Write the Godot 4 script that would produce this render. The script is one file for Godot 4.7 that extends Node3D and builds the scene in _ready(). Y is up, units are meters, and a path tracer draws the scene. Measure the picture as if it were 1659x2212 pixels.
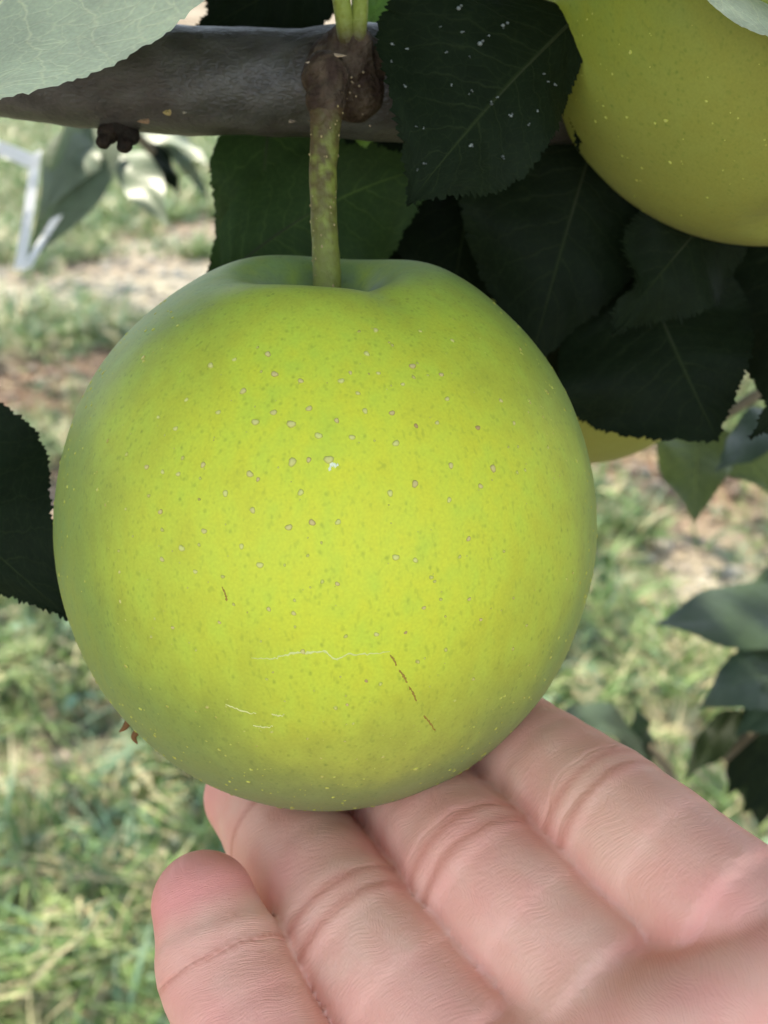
extends Node3D
# A pear hanging from its branch, steadied by fingertips; orchard floor behind. Metres, y up.

const LENS := 2372.0          # focal length of the lens in units of a 1659 x 2212 picture
const PEAR_R := 0.0385
const PEAR_TILT := 22.5

var rng := RandomNumberGenerator.new()
var view := Transform3D()
var names := {}
var M := {}
var wobble := FastNoiseLite.new()
var fine := FastNoiseLite.new()
var cells := FastNoiseLite.new()


# ------------------------------------------------------------------ mesh collecting
class Builder:
	var v := PackedVector3Array()
	var n := PackedVector3Array()
	var t := PackedVector2Array()
	var c := PackedColorArray()
	var i := PackedInt32Array()

	func add(p: Vector3, uv := Vector2.ZERO, col := Color.WHITE) -> int:
		v.append(p)
		t.append(uv)
		c.append(col)
		return v.size() - 1

	func tri(a: int, b: int, d: int) -> void:
		i.append(a); i.append(b); i.append(d)

	# rows x columns of points already added, starting at first; winding chosen by flip
	func lattice(first: int, rows: int, cols: int, flip := false) -> void:
		for r in rows - 1:
			for k in cols - 1:
				var a := first + r * cols + k
				var b := a + cols
				if flip:
					i.append_array([a, b, a + 1, a + 1, b, b + 1])
				else:
					i.append_array([a, a + 1, b, a + 1, b + 1, b])

	func tube(pts: Array, radii: Array, sides := 12, col := Color.WHITE, capped := true, cols: Array = []) -> void:
		var first := v.size()
		var up := Vector3.UP
		var total := 0.0
		var prev := Vector3.ZERO
		for k in pts.size():
			var p: Vector3 = pts[k]
			var dir: Vector3 = (pts[mini(k + 1, pts.size() - 1)] - pts[maxi(k - 1, 0)]).normalized()
			if k == 0:
				up = dir.cross(Vector3(0.31, 0.2, 0.93)).normalized()
			else:
				total += p.distance_to(prev)
			prev = p
			up = (up - dir * up.dot(dir)).normalized()
			var side := dir.cross(up)
			var tint: Color = cols[k] if cols.size() else col
			for s in sides + 1:
				var a := TAU * s / sides
				var r: float = radii[k]
				add(p + (up * cos(a) + side * sin(a)) * r, Vector2(float(s) / sides, total), tint)
		lattice(first, pts.size(), sides + 1, true)
		if capped:
			for e in 2:
				var k := 0 if e == 0 else pts.size() - 1
				var m := add(pts[k], Vector2(0.5, total * e), cols[k] if cols.size() else col)
				for s in sides:
					var a := first + k * (sides + 1) + s
					if e == 0:
						tri(m, a, a + 1)
					else:
						tri(m, a + 1, a)

	func smooth(weld := true) -> void:
		n.resize(v.size())
		n.fill(Vector3.ZERO)
		for k in range(0, i.size(), 3):
			var f := (v[i[k + 2]] - v[i[k]]).cross(v[i[k + 1]] - v[i[k]])
			n[i[k]] += f
			n[i[k + 1]] += f
			n[i[k + 2]] += f
		if weld:
			var seen := {}
			for k in v.size():
				var key := Vector3i(v[k] * 400000.0)
				seen[key] = seen.get(key, Vector3.ZERO) + n[k]
			for k in v.size():
				n[k] = seen[Vector3i(v[k] * 400000.0)]
		for k in n.size():
			n[k] = n[k].normalized() if n[k].length_squared() > 0.0 else Vector3.UP

	# turns every triangle so that its front looks away from a point
	func outward(from: Vector3) -> void:
		for k in range(0, i.size(), 3):
			var f := (v[i[k + 2]] - v[i[k]]).cross(v[i[k + 1]] - v[i[k]])
			if f.dot(v[i[k]] - from) < 0.0:
				var w := i[k + 1]
				i[k + 1] = i[k + 2]
				i[k + 2] = w
		smooth(false)

	func mesh(origin := Vector3.ZERO, flat := false) -> ArrayMesh:
		if n.size() != v.size():
			smooth()
		var at := PackedVector3Array(v)
		if origin != Vector3.ZERO:
			for k in at.size():
				at[k] -= origin
		var arrays := []
		arrays.resize(Mesh.ARRAY_MAX)
		arrays[Mesh.ARRAY_VERTEX] = at
		if not flat:
			arrays[Mesh.ARRAY_NORMAL] = n
		arrays[Mesh.ARRAY_TEX_UV] = t
		arrays[Mesh.ARRAY_COLOR] = c
		arrays[Mesh.ARRAY_INDEX] = i
		var m := ArrayMesh.new()
		m.add_surface_from_arrays(Mesh.PRIMITIVE_TRIANGLES, arrays)
		return m


# ------------------------------------------------------------------ naming
func numbered(called: String) -> String:
	if not names.has(called):
		names[called] = 0
		return called
	names[called] += 1
	return "%s_%03d" % [called, names[called]]

func thing(called: String, label: String, category: String, at := Vector3.ZERO, group := "") -> Node3D:
	var o := Node3D.new()
	o.name = numbered(called)
	add_child(o)
	o.position = at
	o.set_meta("label", label)
	o.set_meta("category", category)
	if group:
		o.set_meta("group", group)
	return o

func base_of(parent: Node) -> Vector3:
	var at := Vector3.ZERO
	var o := parent
	while o is Node3D and o != self:
		at += o.position
		o = o.get_parent()
	return at

# commits the collected shape, given in world places, as one named mesh under parent
func part(called: String, b: Builder, m: Material, parent: Node3D, label := "", stuff := false) -> MeshInstance3D:
	var o := MeshInstance3D.new()
	var k := 0
	var full := called
	while parent.has_node(full):
		k += 1
		full = "%s_%03d" % [called, k]
	o.name = full
	o.mesh = b.mesh(base_of(parent))
	o.material_override = m
	if label:
		o.set_meta("label", label)
	if stuff:
		o.set_meta("kind", "stuff")
	parent.add_child(o, true)
	return o

func scatter(called: String, mesh: Mesh, places: Array, tints: Array, m: Material, parent: Node3D) -> MultiMeshInstance3D:
	var mm := MultiMesh.new()
	mm.transform_format = MultiMesh.TRANSFORM_3D
	mm.use_colors = true
	mm.mesh = mesh
	mm.instance_count = places.size()
	for k in places.size():
		mm.set_instance_transform(k, places[k])
		mm.set_instance_color(k, tints[k])
	var o := MultiMeshInstance3D.new()
	o.multimesh = mm
	o.material_override = m
	o.set_meta("kind", "stuff")
	if parent == self:
		o.name = numbered(called)
	else:
		o.name = called
	parent.add_child(o, true)
	return o


# ------------------------------------------------------------------ places
func at(x: float, y: float, depth: float) -> Vector3:
	return view * Vector3((x - 829.5) / LENS * depth, (1106.0 - y) / LENS * depth, -depth)

func dir(x: float, y: float, z: float) -> Vector3:
	return (view.basis * Vector3(x, y, z)).normalized()

func lin(r: float, g: float, b: float) -> Color:
	return Color(r, g, b).linear_to_srgb()


# ------------------------------------------------------------------ textures
func image_of(w: int, h: int, bytes: PackedByteArray, channels := 3) -> ImageTexture:
	var im := Image.create_from_data(w, h, false, Image.FORMAT_RGB8 if channels == 3 else Image.FORMAT_L8, bytes)
	return ImageTexture.create_from_image(im)

func relief_of(w: int, h: int, values: PackedFloat32Array) -> ImageTexture:
	return ImageTexture.create_from_image(Image.create_from_data(w, h, false, Image.FORMAT_RF, values.to_byte_array()))

func put_rgb(bytes: PackedByteArray, k: int, r: float, g: float, b: float) -> void:
	bytes[k] = int(clampf(r, 0.0, 1.0) * 255.0)
	bytes[k + 1] = int(clampf(g, 0.0, 1.0) * 255.0)
	bytes[k + 2] = int(clampf(b, 0.0, 1.0) * 255.0)

func noise(seed_: int, freq: float, octaves := 3, kind := FastNoiseLite.TYPE_SIMPLEX_SMOOTH) -> FastNoiseLite:
	var f := FastNoiseLite.new()
	f.seed = seed_
	f.noise_type = kind
	f.frequency = freq
	f.fractal_octaves = octaves
	return f

func noise_texture(seed_: int, freq: float, octaves: int, size := 512, kind := FastNoiseLite.TYPE_SIMPLEX_SMOOTH) -> NoiseTexture2D:
	var t := NoiseTexture2D.new()
	t.width = size
	t.height = size
	t.seamless = true
	t.noise = noise(seed_, freq, octaves, kind)
	return t

# leaf blade: midrib, side veins running towards the tip, fine net between them
func leaf_textures(tag: String, strength: float) -> void:
	var w := 512
	var h := 768
	var col := PackedByteArray()
	col.resize(w * h * 3)
	var relief_ := PackedFloat32Array()
	relief_.resize(w * h)
	var net := noise(5, 0.035, 1, FastNoiseLite.TYPE_CELLULAR)
	net.cellular_return_type = FastNoiseLite.RETURN_DISTANCE2_SUB
	var blotch := noise(6, 0.008, 4)
	var grain := noise(7, 0.12, 2)
	for y in h:
		var s := float(y) / h
		for x in w:
			var u := (float(x) / w - 0.5) * 2.0
			var a := absf(u)
			var bend := blotch.get_noise_2d(x * 1.3, y * 1.3)
			var q := s * 10.0 - a * 2.4 + a * a * 0.5 + bend * 0.25 + (0.5 if u > 0.0 else 0.0)
			var d := absf(q - roundf(q))
			var side := clampf(1.0 - d / (0.035 + 0.02 * (1.0 - a)), 0.0, 1.0) * (1.0 - a * 0.6)
			var mid := clampf(1.0 - a / 0.02, 0.0, 1.0)
			var nets := clampf(1.0 - (net.get_noise_2d(x + bend * 18.0, y + bend * 18.0) + 1.0) / 0.13, 0.0, 1.0)
			var g := grain.get_noise_2d(x, y)
			var vein := maxf(maxf(side * 0.55, mid), nets * 0.22) * strength
			var tone := 1.0 + 0.22 * bend + lerpf(0.22, 0.10, strength) * g
			var k := y * w + x
			# linear base: deep green, veins paler and yellower
			var r := lerpf(0.0055, 0.021, vein) * tone
			var gr := lerpf(0.0105, 0.031, vein) * tone
			var b := lerpf(0.0032, 0.009, vein) * tone
			put_rgb(col, k * 3, pow(r, 0.4545), pow(gr, 0.4545), pow(b, 0.4545))
			relief_[k] = 0.62 - 0.25 * side - 0.35 * mid - 0.13 * nets + 0.05 * g + 0.06 * bend
	M["leaf_color" + tag] = image_of(w, h, col)
	M["leaf_relief" + tag] = relief_of(w, h, relief_)

# pear skin: yellow-green ground, darker green flecks along the meridians, russet round the stalk
func pear_texture() -> ImageTexture:
	var w := 1536
	var h := 768
	var col := PackedByteArray()
	col.resize(w * h * 3)
	var broad := noise(11, 1.6, 3)
	var mottle := noise(12, 11.0, 3)
	var fleck := noise(13, 33.0, 1, FastNoiseLite.TYPE_CELLULAR)
	fleck.cellular_return_type = FastNoiseLite.RETURN_DISTANCE
	fleck.cellular_jitter = 1.0
	var grain := noise(14, 90.0, 2)
	var tiny := noise(16, 46.0, 2)
	var lit_side := Vector3(0.12, 0.46, 0.88).normalized()
	for y in h:
		var p := PI * (y + 0.5) / h
		var sp := sin(p)
		var cp := cos(p)
		var top := smoothstep(0.30, 0.02, p)
		var cheek := smoothstep(1.05, 0.35, p)
		var low := smoothstep(1.55, 2.5, p)
		for x in w:
			var th := TAU * x / w
			var q := Vector3(sp * sin(th), cp, sp * cos(th))
			var a := broad.get_noise_3dv(q)
			var m := mottle.get_noise_3d(q.x, q.y * 0.6, q.z)
			var g := grain.get_noise_3dv(q)
			var f := fleck.get_noise_3d(q.x, q.y * 0.75, q.z) + 1.0
			var spot := smoothstep(0.26, 0.08, f) * smoothstep(-0.25, 0.25, m + a) + 0.6 * smoothstep(0.3, 0.6, tiny.get_noise_3d(q.x, q.y * 0.5, q.z))
			var green := clampf(0.38 + a * 0.45 + m * 0.6 + cheek * 0.25, 0.0, 1.0)
			var r := lerpf(0.64, 0.44, green)
			var gr := lerpf(0.64, 0.54, green)
			var b := lerpf(0.038, 0.050, green)
			r = lerpf(r, 0.54, low * 0.75); gr = lerpf(gr, 0.45, low * 0.75); b = lerpf(b, 0.08, low * 0.7)
			r = lerpf(r, 0.30, top * clampf(0.6 + m, 0.0, 1.0)); gr = lerpf(gr, 0.27, top * clampf(0.6 + m, 0.0, 1.0)); b = lerpf(b, 0.10, top * clampf(0.6 + m, 0.0, 1.0))
			r = lerpf(r, 0.27, spot * 0.5); gr = lerpf(gr, 0.33, spot * 0.5); b = lerpf(b, 0.03, spot * 0.5)
			# frontal light falloff put into the colour: bright yellow front, darker flanks
			var front_lit := smoothstep(0.40, 1.02, q.dot(lit_side) + a * 0.2 + m * 0.09)
			r *= lerpf(0.39, 1.05, front_lit); gr *= lerpf(0.49, 1.03, front_lit); b *= lerpf(1.15, 0.9, front_lit)
			var tone := 1.0 + 0.10 * g + 0.07 * m
			put_rgb(col, (y * w + x) * 3, pow(r * tone, 0.4545), pow(gr * tone, 0.4545), pow(b * tone, 0.4545))
	return image_of(w, h, col)

# palm side of a hand: u across, v along a finger in joints (tip 0, wrist 4)
func skin_relief() -> ImageTexture:
	var w := 768
	var h := 1024
	var values := PackedFloat32Array()
	values.resize(w * h)
	var lines := noise(21, 1.0, 2)
	var warp := noise(22, 0.006, 2)
	var rough := noise(23, 0.15, 2)
	for y in h:
		var s := 4.0 * y / h
		for x in w:
			var wv := warp.get_noise_2d(x, y)
			var ridge := lines.get_noise_2d(x * 0.03 + wv * 1.2, y * 0.26 + wv * 5.0)
			var crease := 0.0
			for j in [[1.0, 0.036], [1.92, 0.03], [2.07, 0.036], [3.02, 0.024]]:
				var d: float = absf(s - j[0] + wv * 0.05 + 0.022 * sin(x * 0.008 + j[0] * 9.0))
				crease += exp(-d * d / (j[1] * j[1] * 0.25))
			values[y * w + x] = 0.62 + 0.16 * ridge + 0.04 * rough.get_noise_2d(x, y) - 0.32 * crease
	return relief_of(w, h, values)

func plain(col: Color, rough := 0.8, spec := 0.5) -> StandardMaterial3D:
	var m := StandardMaterial3D.new()
	m.albedo_color = col
	m.roughness = rough
	m.metallic_specular = spec
	return m

func relief(m: StandardMaterial3D, t: Texture2D, depth_cm: float, scale := 0.0) -> StandardMaterial3D:
	m.heightmap_enabled = true
	m.heightmap_texture = t
	m.heightmap_scale = depth_cm
	if scale > 0.0:
		m.uv1_triplanar = true
		m.uv1_scale = Vector3.ONE * scale
	return m

func tinted(rough := 0.8, spec := 0.4) -> StandardMaterial3D:
	var m := plain(Color.WHITE, rough, spec)
	m.vertex_color_use_as_albedo = true
	return m

func materials() -> void:
	leaf_textures("", 1.0)
	leaf_textures("_dull", 0.38)
	for k in [["leaf", Color(1.0, 1.0, 1.0), 0.42, 0.12], ["leaf_sheen", Color(5.3, 4.5, 5.4), 0.4, 0.55], ["leaf_mid", Color(1.55, 1.65, 1.35), 0.45, 0.16], ["leaf_glint", Color(3.3, 3.0, 3.6), 0.45, 0.5], ["leaf_soft_sheen", Color(1.85, 1.85, 1.95), 0.5, 0.32], ["leaf_fresh", Color(3.1, 2.8, 2.4), 0.5, 0.3], ["leaf_young", Color(3.4, 3.6, 2.4), 0.5, 0.4]]:  # the three greyish skins have sky sheen and sun put into their colour
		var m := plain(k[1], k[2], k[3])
		var kind := "_dull" if k[0] in ["leaf_sheen", "leaf_glint", "leaf_soft_sheen"] else ""
		m.albedo_texture = M["leaf_color" + kind]
		relief(m, M["leaf_relief" + kind], 0.018)
		m.backlight_enabled = true
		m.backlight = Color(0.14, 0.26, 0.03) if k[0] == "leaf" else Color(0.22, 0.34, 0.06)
		M[k[0]] = m
	M.midrib = plain(lin(0.024, 0.030, 0.013), 0.5, 0.25)
	M.petiole = plain(lin(0.30, 0.34, 0.06), 0.45, 0.45)
	var p := plain(Color.WHITE, 0.52, 0.33)
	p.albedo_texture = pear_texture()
	p.rim_enabled = true
	p.rim = 0.05
	p.rim_tint = 0.0
	relief(p, noise_texture(15, 0.035, 4, 512), 0.006)
	p.uv1_scale = Vector3.ONE
	M.pear = p
	var p2 := p.duplicate() as StandardMaterial3D
	p2.albedo_color = Color(1.1, 1.06, 0.8)
	M.pear_olive = p2
	M.dot = tinted(0.75, 0.3)
	M.stalk = relief(tinted(0.6, 0.4), noise_texture(31, 0.03, 3, 256), 0.03, 90.0)
	var bark := relief(tinted(0.72, 0.4), noise_texture(32, 0.018, 5, 512), 0.12, 28.0)
	var cracks := noise_texture(34, 0.045, 2, 512, FastNoiseLite.TYPE_CELLULAR)
	(cracks.noise as FastNoiseLite).cellular_return_type = FastNoiseLite.RETURN_DISTANCE2_SUB
	(cracks.noise as FastNoiseLite).domain_warp_enabled = true
	var twig_bark := relief(tinted(0.38, 0.55), cracks, 0.02, 45.0)
	twig_bark.uv1_scale = Vector3(28.0, 60.0, 60.0)
	M.branch_bark = twig_bark
	M.bark = bark
	M.knob = relief(tinted(0.8, 0.3), noise_texture(33, 0.03, 5, 256), 0.10, 60.0)
	var skin := tinted(0.5, 0.33)
	skin.subsurf_scatter_enabled = true
	skin.subsurf_scatter_strength = 0.06
	relief(skin, skin_relief(), 0.018)
	M.skin = skin
	M.soil = relief(tinted(0.95, 0.15), noise_texture(41, 0.02, 5, 512), 1.2, 2.2)
	M.soil.uv1_world_triplanar = true
	M.grass = tinted(0.5, 0.35)
	M.grass.backlight_enabled = true
	M.grass.backlight = Color(0.25, 0.4, 0.06)
	M.straw = tinted(0.7, 0.3)
	M.shading_crown = tinted(0.5, 0.35)
	M.shading_crown.backlight_enabled = true
	M.shading_crown.backlight = Color(0.15, 0.25, 0.04)


# ------------------------------------------------------------------ leaves
func spread(w: Array, s: float) -> float:
	var x := s * (w.size() - 1)
	var k := mini(int(x), w.size() - 2)
	var f := x - k
	return cubic_interpolate(w[k], w[k + 1], w[maxi(k - 1, 0)], w[mini(k + 2, w.size() - 1)], f)

# a, m, z: base, a point that bends the midrib, tip; facing: where the upper face looks; right and left: half widths
# in millimetres from base to tip, right being the right-hand side on the way from base to tip
func leaf(parent: Node3D, a: Vector3, m: Vector3, z: Vector3, facing: Vector3, right: Array, left: Array, how := {}) -> MeshInstance3D:
	var fold: float = how.get("fold", 0.12)
	var curl: float = how.get("curl", 0.15)
	var wave: float = how.get("wave", 0.0019)
	var teeth: float = how.get("teeth", 0.00024)
	var rows: int = how.get("rows", 171)
	var cols := 15
	var b := Builder.new()
	var spine := []
	var phase := rng.randf() * 10.0
	for r in rows:
		var s := float(r) / (rows - 1)
		var p := a.lerp(m, s).lerp(m.lerp(z, s), s)
		var t := (m - a).lerp(z - m, s).normalized()
		var nrm := (facing - t * facing.dot(t)).normalized()
		var side := t.cross(nrm)
		spine.append(p - nrm * 0.0002)
		for k in cols:
			var w := 2.0 * k / (cols - 1) - 1.0
			var half := maxf(0.0, spread(right if w > 0.0 else left, s)) * 0.001
			var ww := signf(w) * pow(absf(w), 0.9)
			var tooth := 0.0
			if k == 0 or k == cols - 1:
				tooth = teeth * (0.55 + 0.9 * absf(wobble.get_noise_2d((r / 3) * 37.0 + phase * 50.0, k * 90.0)) * 2.0) * (1.0 - fmod(r, 3.0) * 0.55) * smoothstep(0.0, 0.08, s)
				tooth += 0.0006 * wobble.get_noise_2d(r * 9.0 + phase * 70.0, k * 90.0)
			var lift := fold * absf(ww) * half - curl * ww * ww * half
			lift += wave * sin(s * 13.0 + phase + w * 1.5) * absf(w) * sin(PI * s)
			lift += 0.00035 * sin((s * 10.0 - absf(w) * 2.0) * TAU) * absf(w) * (1.0 - absf(w))
			var q := p + side * (ww * half + signf(w) * tooth) + nrm * lift + t * tooth * 0.8
			b.add(q, Vector2(w * 0.5 + 0.5, s))
	b.lattice(0, rows, cols, true)
	var o := part("leaf", b, M[how.get("skin", "leaf")], parent, how.get("label", ""))
	var rib := Builder.new()
	var thick: float = how.get("rib", 0.00036)
	var pts := []
	var radii := []
	for r in range(0, rows, 6):
		pts.append(spine[r])
		radii.append(thick * (1.0 - 0.75 * r / rows))
	rib.tube(pts, radii, 7)
	part("midrib", rib, M.midrib, o)
	if how.has("petiole"):
		var st := Builder.new()
		var pp: Array = how.petiole
		var pr := []
		for k in pp.size():
			pr.append(how.get("petiole_radius", 0.0009))
		var tints := []
		for k in (pp.size() - 1) * 6 + 1:
			tints.append(Color(0.05, 0.03, 0.015).lerp(Color(0.22, 0.26, 0.045), smoothstep(2.0, 6.0, k) if how.has("spur") else 1.0))
		st.tube(smoothed(pp), smoothed_f(pr), 12, Color.WHITE, true, tints)
		part("petiole", st, M.stalk, o)
	return o

func smoothed(pts: Array, each := 6) -> Array:
	var out := []
	for k in pts.size() - 1:
		for j in each:
			var f := float(j) / each
			out.append((pts[k] as Vector3).cubic_interpolate(pts[k + 1], pts[maxi(k - 1, 0)], pts[mini(k + 2, pts.size() - 1)], f))
	out.append(pts[-1])
	return out

func smoothed_f(w: Array, each := 6) -> Array:
	var out := []
	for k in w.size() - 1:
		for j in each:
			out.append(cubic_interpolate(w[k], w[k + 1], w[maxi(k - 1, 0)], w[mini(k + 2, w.size() - 1)], float(j) / each))
	out.append(w[-1])
	return out

# half widths of an ordinary leaf outline, scaled
func oval(w: float, blunt := 1.0) -> Array:
	return [0.0, w * 0.72 * blunt, w * 0.98, w, w * 0.88, w * 0.62, w * 0.27, 0.0]


# ------------------------------------------------------------------ pears
func pear_point(p: float, th: float) -> Vector3:
	var rx := PEAR_R * pow(maxf(sin(p), 0.0), 0.93 if p < PI / 2.0 else 1.0)
	var y := (0.0394 if p < PI / 2.0 else 0.0408) * cos(p) - (0.0104 if p < PI / 2.0 else 0.0) * exp(-pow(rx / 0.0076, 2.0))
	y += 0.0006 * cos(3.0 * th + 0.7) * exp(-pow((p - 0.42) / 0.25, 2.0)) - 0.0006 * exp(-pow((p - 0.36) / 0.16, 2.0)) * exp(-pow((th - 0.62) / 0.2, 2.0))
	y += 0.003 * exp(-pow((PI - p) / 0.16, 2.0))
	rx *= 1.0 + 0.008 * cos(2.0 * th + 1.0) + 0.006 * wobble.get_noise_2d(p * 55.0, cos(th) * 55.0)
	return Vector3(rx * sin(th), y, rx * cos(th))

func on_pear(p: float, th: float, lift: float) -> Vector3:
	var q := pear_point(p, th)
	var n := (pear_point(p, th + 0.01) - q).cross(pear_point(p + 0.01, th) - q)
	return q - n.normalized() * lift

func pear(label: String, centre: Vector3, turn: Basis, marks: Array, dots: int, stalk: Array) -> Node3D:
	var o := thing("pear", label, "pear", centre, "yellow-green pears on the branch")
	var b := Builder.new()
	var rows := 150
	var cols := 220
	for r in rows + 1:
		var p := lerpf(0.004, PI - 0.004, float(r) / rows)
		for k in cols + 1:
			var q := pear_point(p, TAU * k / cols)
			b.add(centre + turn * q, Vector2(float(k) / cols, p / PI))
	b.lattice(0, rows + 1, cols + 1)
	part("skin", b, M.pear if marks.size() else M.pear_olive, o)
	# corky dots
	var d := Builder.new()
	var spots := marks.duplicate()
	for k in dots:
		var p := acos(lerpf(0.86, -0.93, rng.randf()))
		var th := rng.randf() * TAU
		if marks.size() and p < 1.75 and cos(th) > 0.55 and rng.randf() < 0.45:
			continue
		spots.append(Vector3(rad_to_deg(p), rad_to_deg(th), 5.0 + 13.0 * pow(rng.randf(), 2.2)))
	for s: Vector3 in spots:
		var p := deg_to_rad(s.x)
		var th := deg_to_rad(s.y)
		var r := s.z * 0.0000145 * (1.0 + rng.randf() * 0.2)
		var q := on_pear(p, th, 0.0)
		var n := (on_pear(p, th, 0.001) - q).normalized()
		var e := n.cross(Vector3.UP).normalized()
		var f := n.cross(e)
		var warm := rng.randf() if marks.size() else 0.3
		var core := Color(0.60, 0.60, 0.18).lerp(Color(0.55, 0.44, 0.18), warm)
		var ring := Color(0.38, 0.37, 0.06).lerp(Color(0.30, 0.19, 0.05), warm * warm)
		if rng.randf() < 0.12 and s.z < 22:
			core = Color(0.42, 0.29, 0.12)
		var first := d.add(centre + turn * (q + n * r * 0.36), Vector2.ZERO, core)
		if s.z != roundf(s.z):      # the many small ones blend into the skin
			core = core.lerp(Color(0.40, 0.43, 0.07), 0.72)
			ring = ring.lerp(Color(0.38, 0.43, 0.05), 0.4)
		var shape := rng.randf() * 6.0
		for j in 3:
			var rr: float = [0.62, 0.92, 1.12][j] * r
			var hh: float = [0.33, 0.18, -0.12][j] * r
			for k in 9:
				var a := TAU * k / 9.0
				var w := 1.0 + 0.16 * sin(a * 2.0 + shape) + 0.10 * sin(a * 3.0 + shape * 2.0)
				d.add(centre + turn * (q + (e * cos(a) + f * sin(a)) * rr * w + n * hh), Vector2.ZERO, core if j == 0 else ring.lerp(core, 0.35) if j == 1 else ring.lerp(Color(0.42, 0.47, 0.04), 0.6))
		for k in 9:
			d.tri(first, first + 1 + k, first + 1 + (k + 1) % 9)
			for j in 2:
				var u := first + 1 + j * 9 + k
				var w2 := first + 1 + j * 9 + (k + 1) % 9
				d.i.append_array([u, u + 9, w2, w2, u + 9, w2 + 9])
	d.outward(centre)
	part("corky_dots", d, M.dot, o, "", true)
	# stalk
	var st := Builder.new()
	var pts := smoothed(stalk[0], 10)
	var rad := smoothed_f(stalk[1], 10)
	var cols_ := []
	for k in pts.size():
		cols_.append(stalk_tint(float(k) / (pts.size() - 1)))
	st.tube(pts, rad, 28, Color.WHITE, true, cols_)
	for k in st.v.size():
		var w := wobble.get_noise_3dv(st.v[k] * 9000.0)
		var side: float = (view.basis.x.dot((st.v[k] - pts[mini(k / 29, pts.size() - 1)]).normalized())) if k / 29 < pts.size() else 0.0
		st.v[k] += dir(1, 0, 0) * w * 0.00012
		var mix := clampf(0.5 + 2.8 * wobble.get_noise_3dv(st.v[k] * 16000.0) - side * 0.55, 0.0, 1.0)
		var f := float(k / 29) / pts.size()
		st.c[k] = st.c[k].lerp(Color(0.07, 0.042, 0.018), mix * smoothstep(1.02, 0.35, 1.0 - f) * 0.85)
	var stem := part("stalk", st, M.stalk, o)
	if marks.size():
		var pores := Builder.new()
		for k in 90:
			var f := rng.randf_range(0.06, 0.97)
			var kk := int(f * (pts.size() - 1))
			var a := rng.randf() * TAU
			var n := dir(cos(a), 0.05, sin(a))
			blob(pores, pts[kk] + n * rad[kk] * 1.0, rng.randf_range(0.00008, 0.00019), Color(0.33, 0.26, 0.12), 1.3)
		part("stalk_pores", pores, M.dot, stem, "", true)
	return o

func stalk_tint(f: float) -> Color:   # f from the fruit upwards
	return Color(0.17, 0.19, 0.035).lerp(Color(0.06, 0.038, 0.018), smoothstep(0.55, 0.9, f))

func blob(b: Builder, c: Vector3, r: float, col: Color, tall := 1.0) -> void:
	var first := b.v.size()
	for j in 5:
		var p := PI * j / 4.0
		for k in 7:
			var a := TAU * k / 6.0
			b.add(c + view.basis * Vector3(sin(p) * cos(a), cos(p) * tall, sin(p) * sin(a)) * r, Vector2.ZERO, col)
	b.lattice(first, 5, 7)

# a thin ribbon of scar lying on the skin along (polar, turn) degrees
func scar(o: Node3D, called: String, centre: Vector3, turn: Basis, path: Array, width: float, col: Color) -> void:
	var pts := []
	for q: Vector2 in path:
		pts.append(Vector3(q.x - 6.0 * cos(deg_to_rad(q.y)), q.y, 0))
	var line := smoothed(pts, 8)
	var b := Builder.new()
	for k in line.size():
		var q: Vector3 = line[k]
		var nx: Vector3 = line[mini(k + 1, line.size() - 1)]
		var pv: Vector3 = line[maxi(k - 1, 0)]
		var p := deg_to_rad(q.x) + wobble.get_noise_1d(k * 30.0) * 0.006
		var th := deg_to_rad(q.y)
		var c := on_pear(p, th, 0.0)
		var n := (on_pear(p, th, 0.001) - c).normalized()
		var t := (on_pear(deg_to_rad(nx.x), deg_to_rad(nx.y), 0.0) - on_pear(deg_to_rad(pv.x), deg_to_rad(pv.y), 0.0)).normalized()
		var s := n.cross(t)
		var w := width * (0.45 + 0.75 * absf(wobble.get_noise_1d(k * 55.0 + q.x * 7.0)) * 2.0) * sqrt(maxf(0.02, sin(PI * (k + 0.3) / line.size())))
		for e in [[-1.0, -0.00002], [-0.5, 0.00006], [0.5, 0.00006], [1.0, -0.00002]]:
			b.add(centre + turn * (c + s * w * e[0] + n * e[1]), Vector2.ZERO, col)
	b.lattice(0, line.size(), 4, true)
	b.outward(centre)
	part(called, b, M.dot, o)


# ------------------------------------------------------------------ hand
var bone_a := PackedVector3Array()
var bone_b := PackedVector3Array()
var bone_ra := PackedFloat32Array()
var bone_rb := PackedFloat32Array()
var bone_chain := PackedInt32Array()
var bone_s := PackedFloat32Array()
var palm_side := Vector3.ZERO
var got_s := 0.0
var got_chain := 0
var got_bone := 0
var got_t := 0.0

func chain_of(id: int, joints: Array, s0 := 0.0) -> void:
	for k in joints.size() - 1:
		bone_a.append(at(joints[k][0], joints[k][1], joints[k][2]))
		bone_b.append(at(joints[k + 1][0], joints[k + 1][1], joints[k + 1][2]))
		bone_ra.append(joints[k][3] * 0.001)
		bone_rb.append(joints[k + 1][3] * 0.001)
		bone_chain.append(id)
		bone_s.append(s0 + k)

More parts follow.
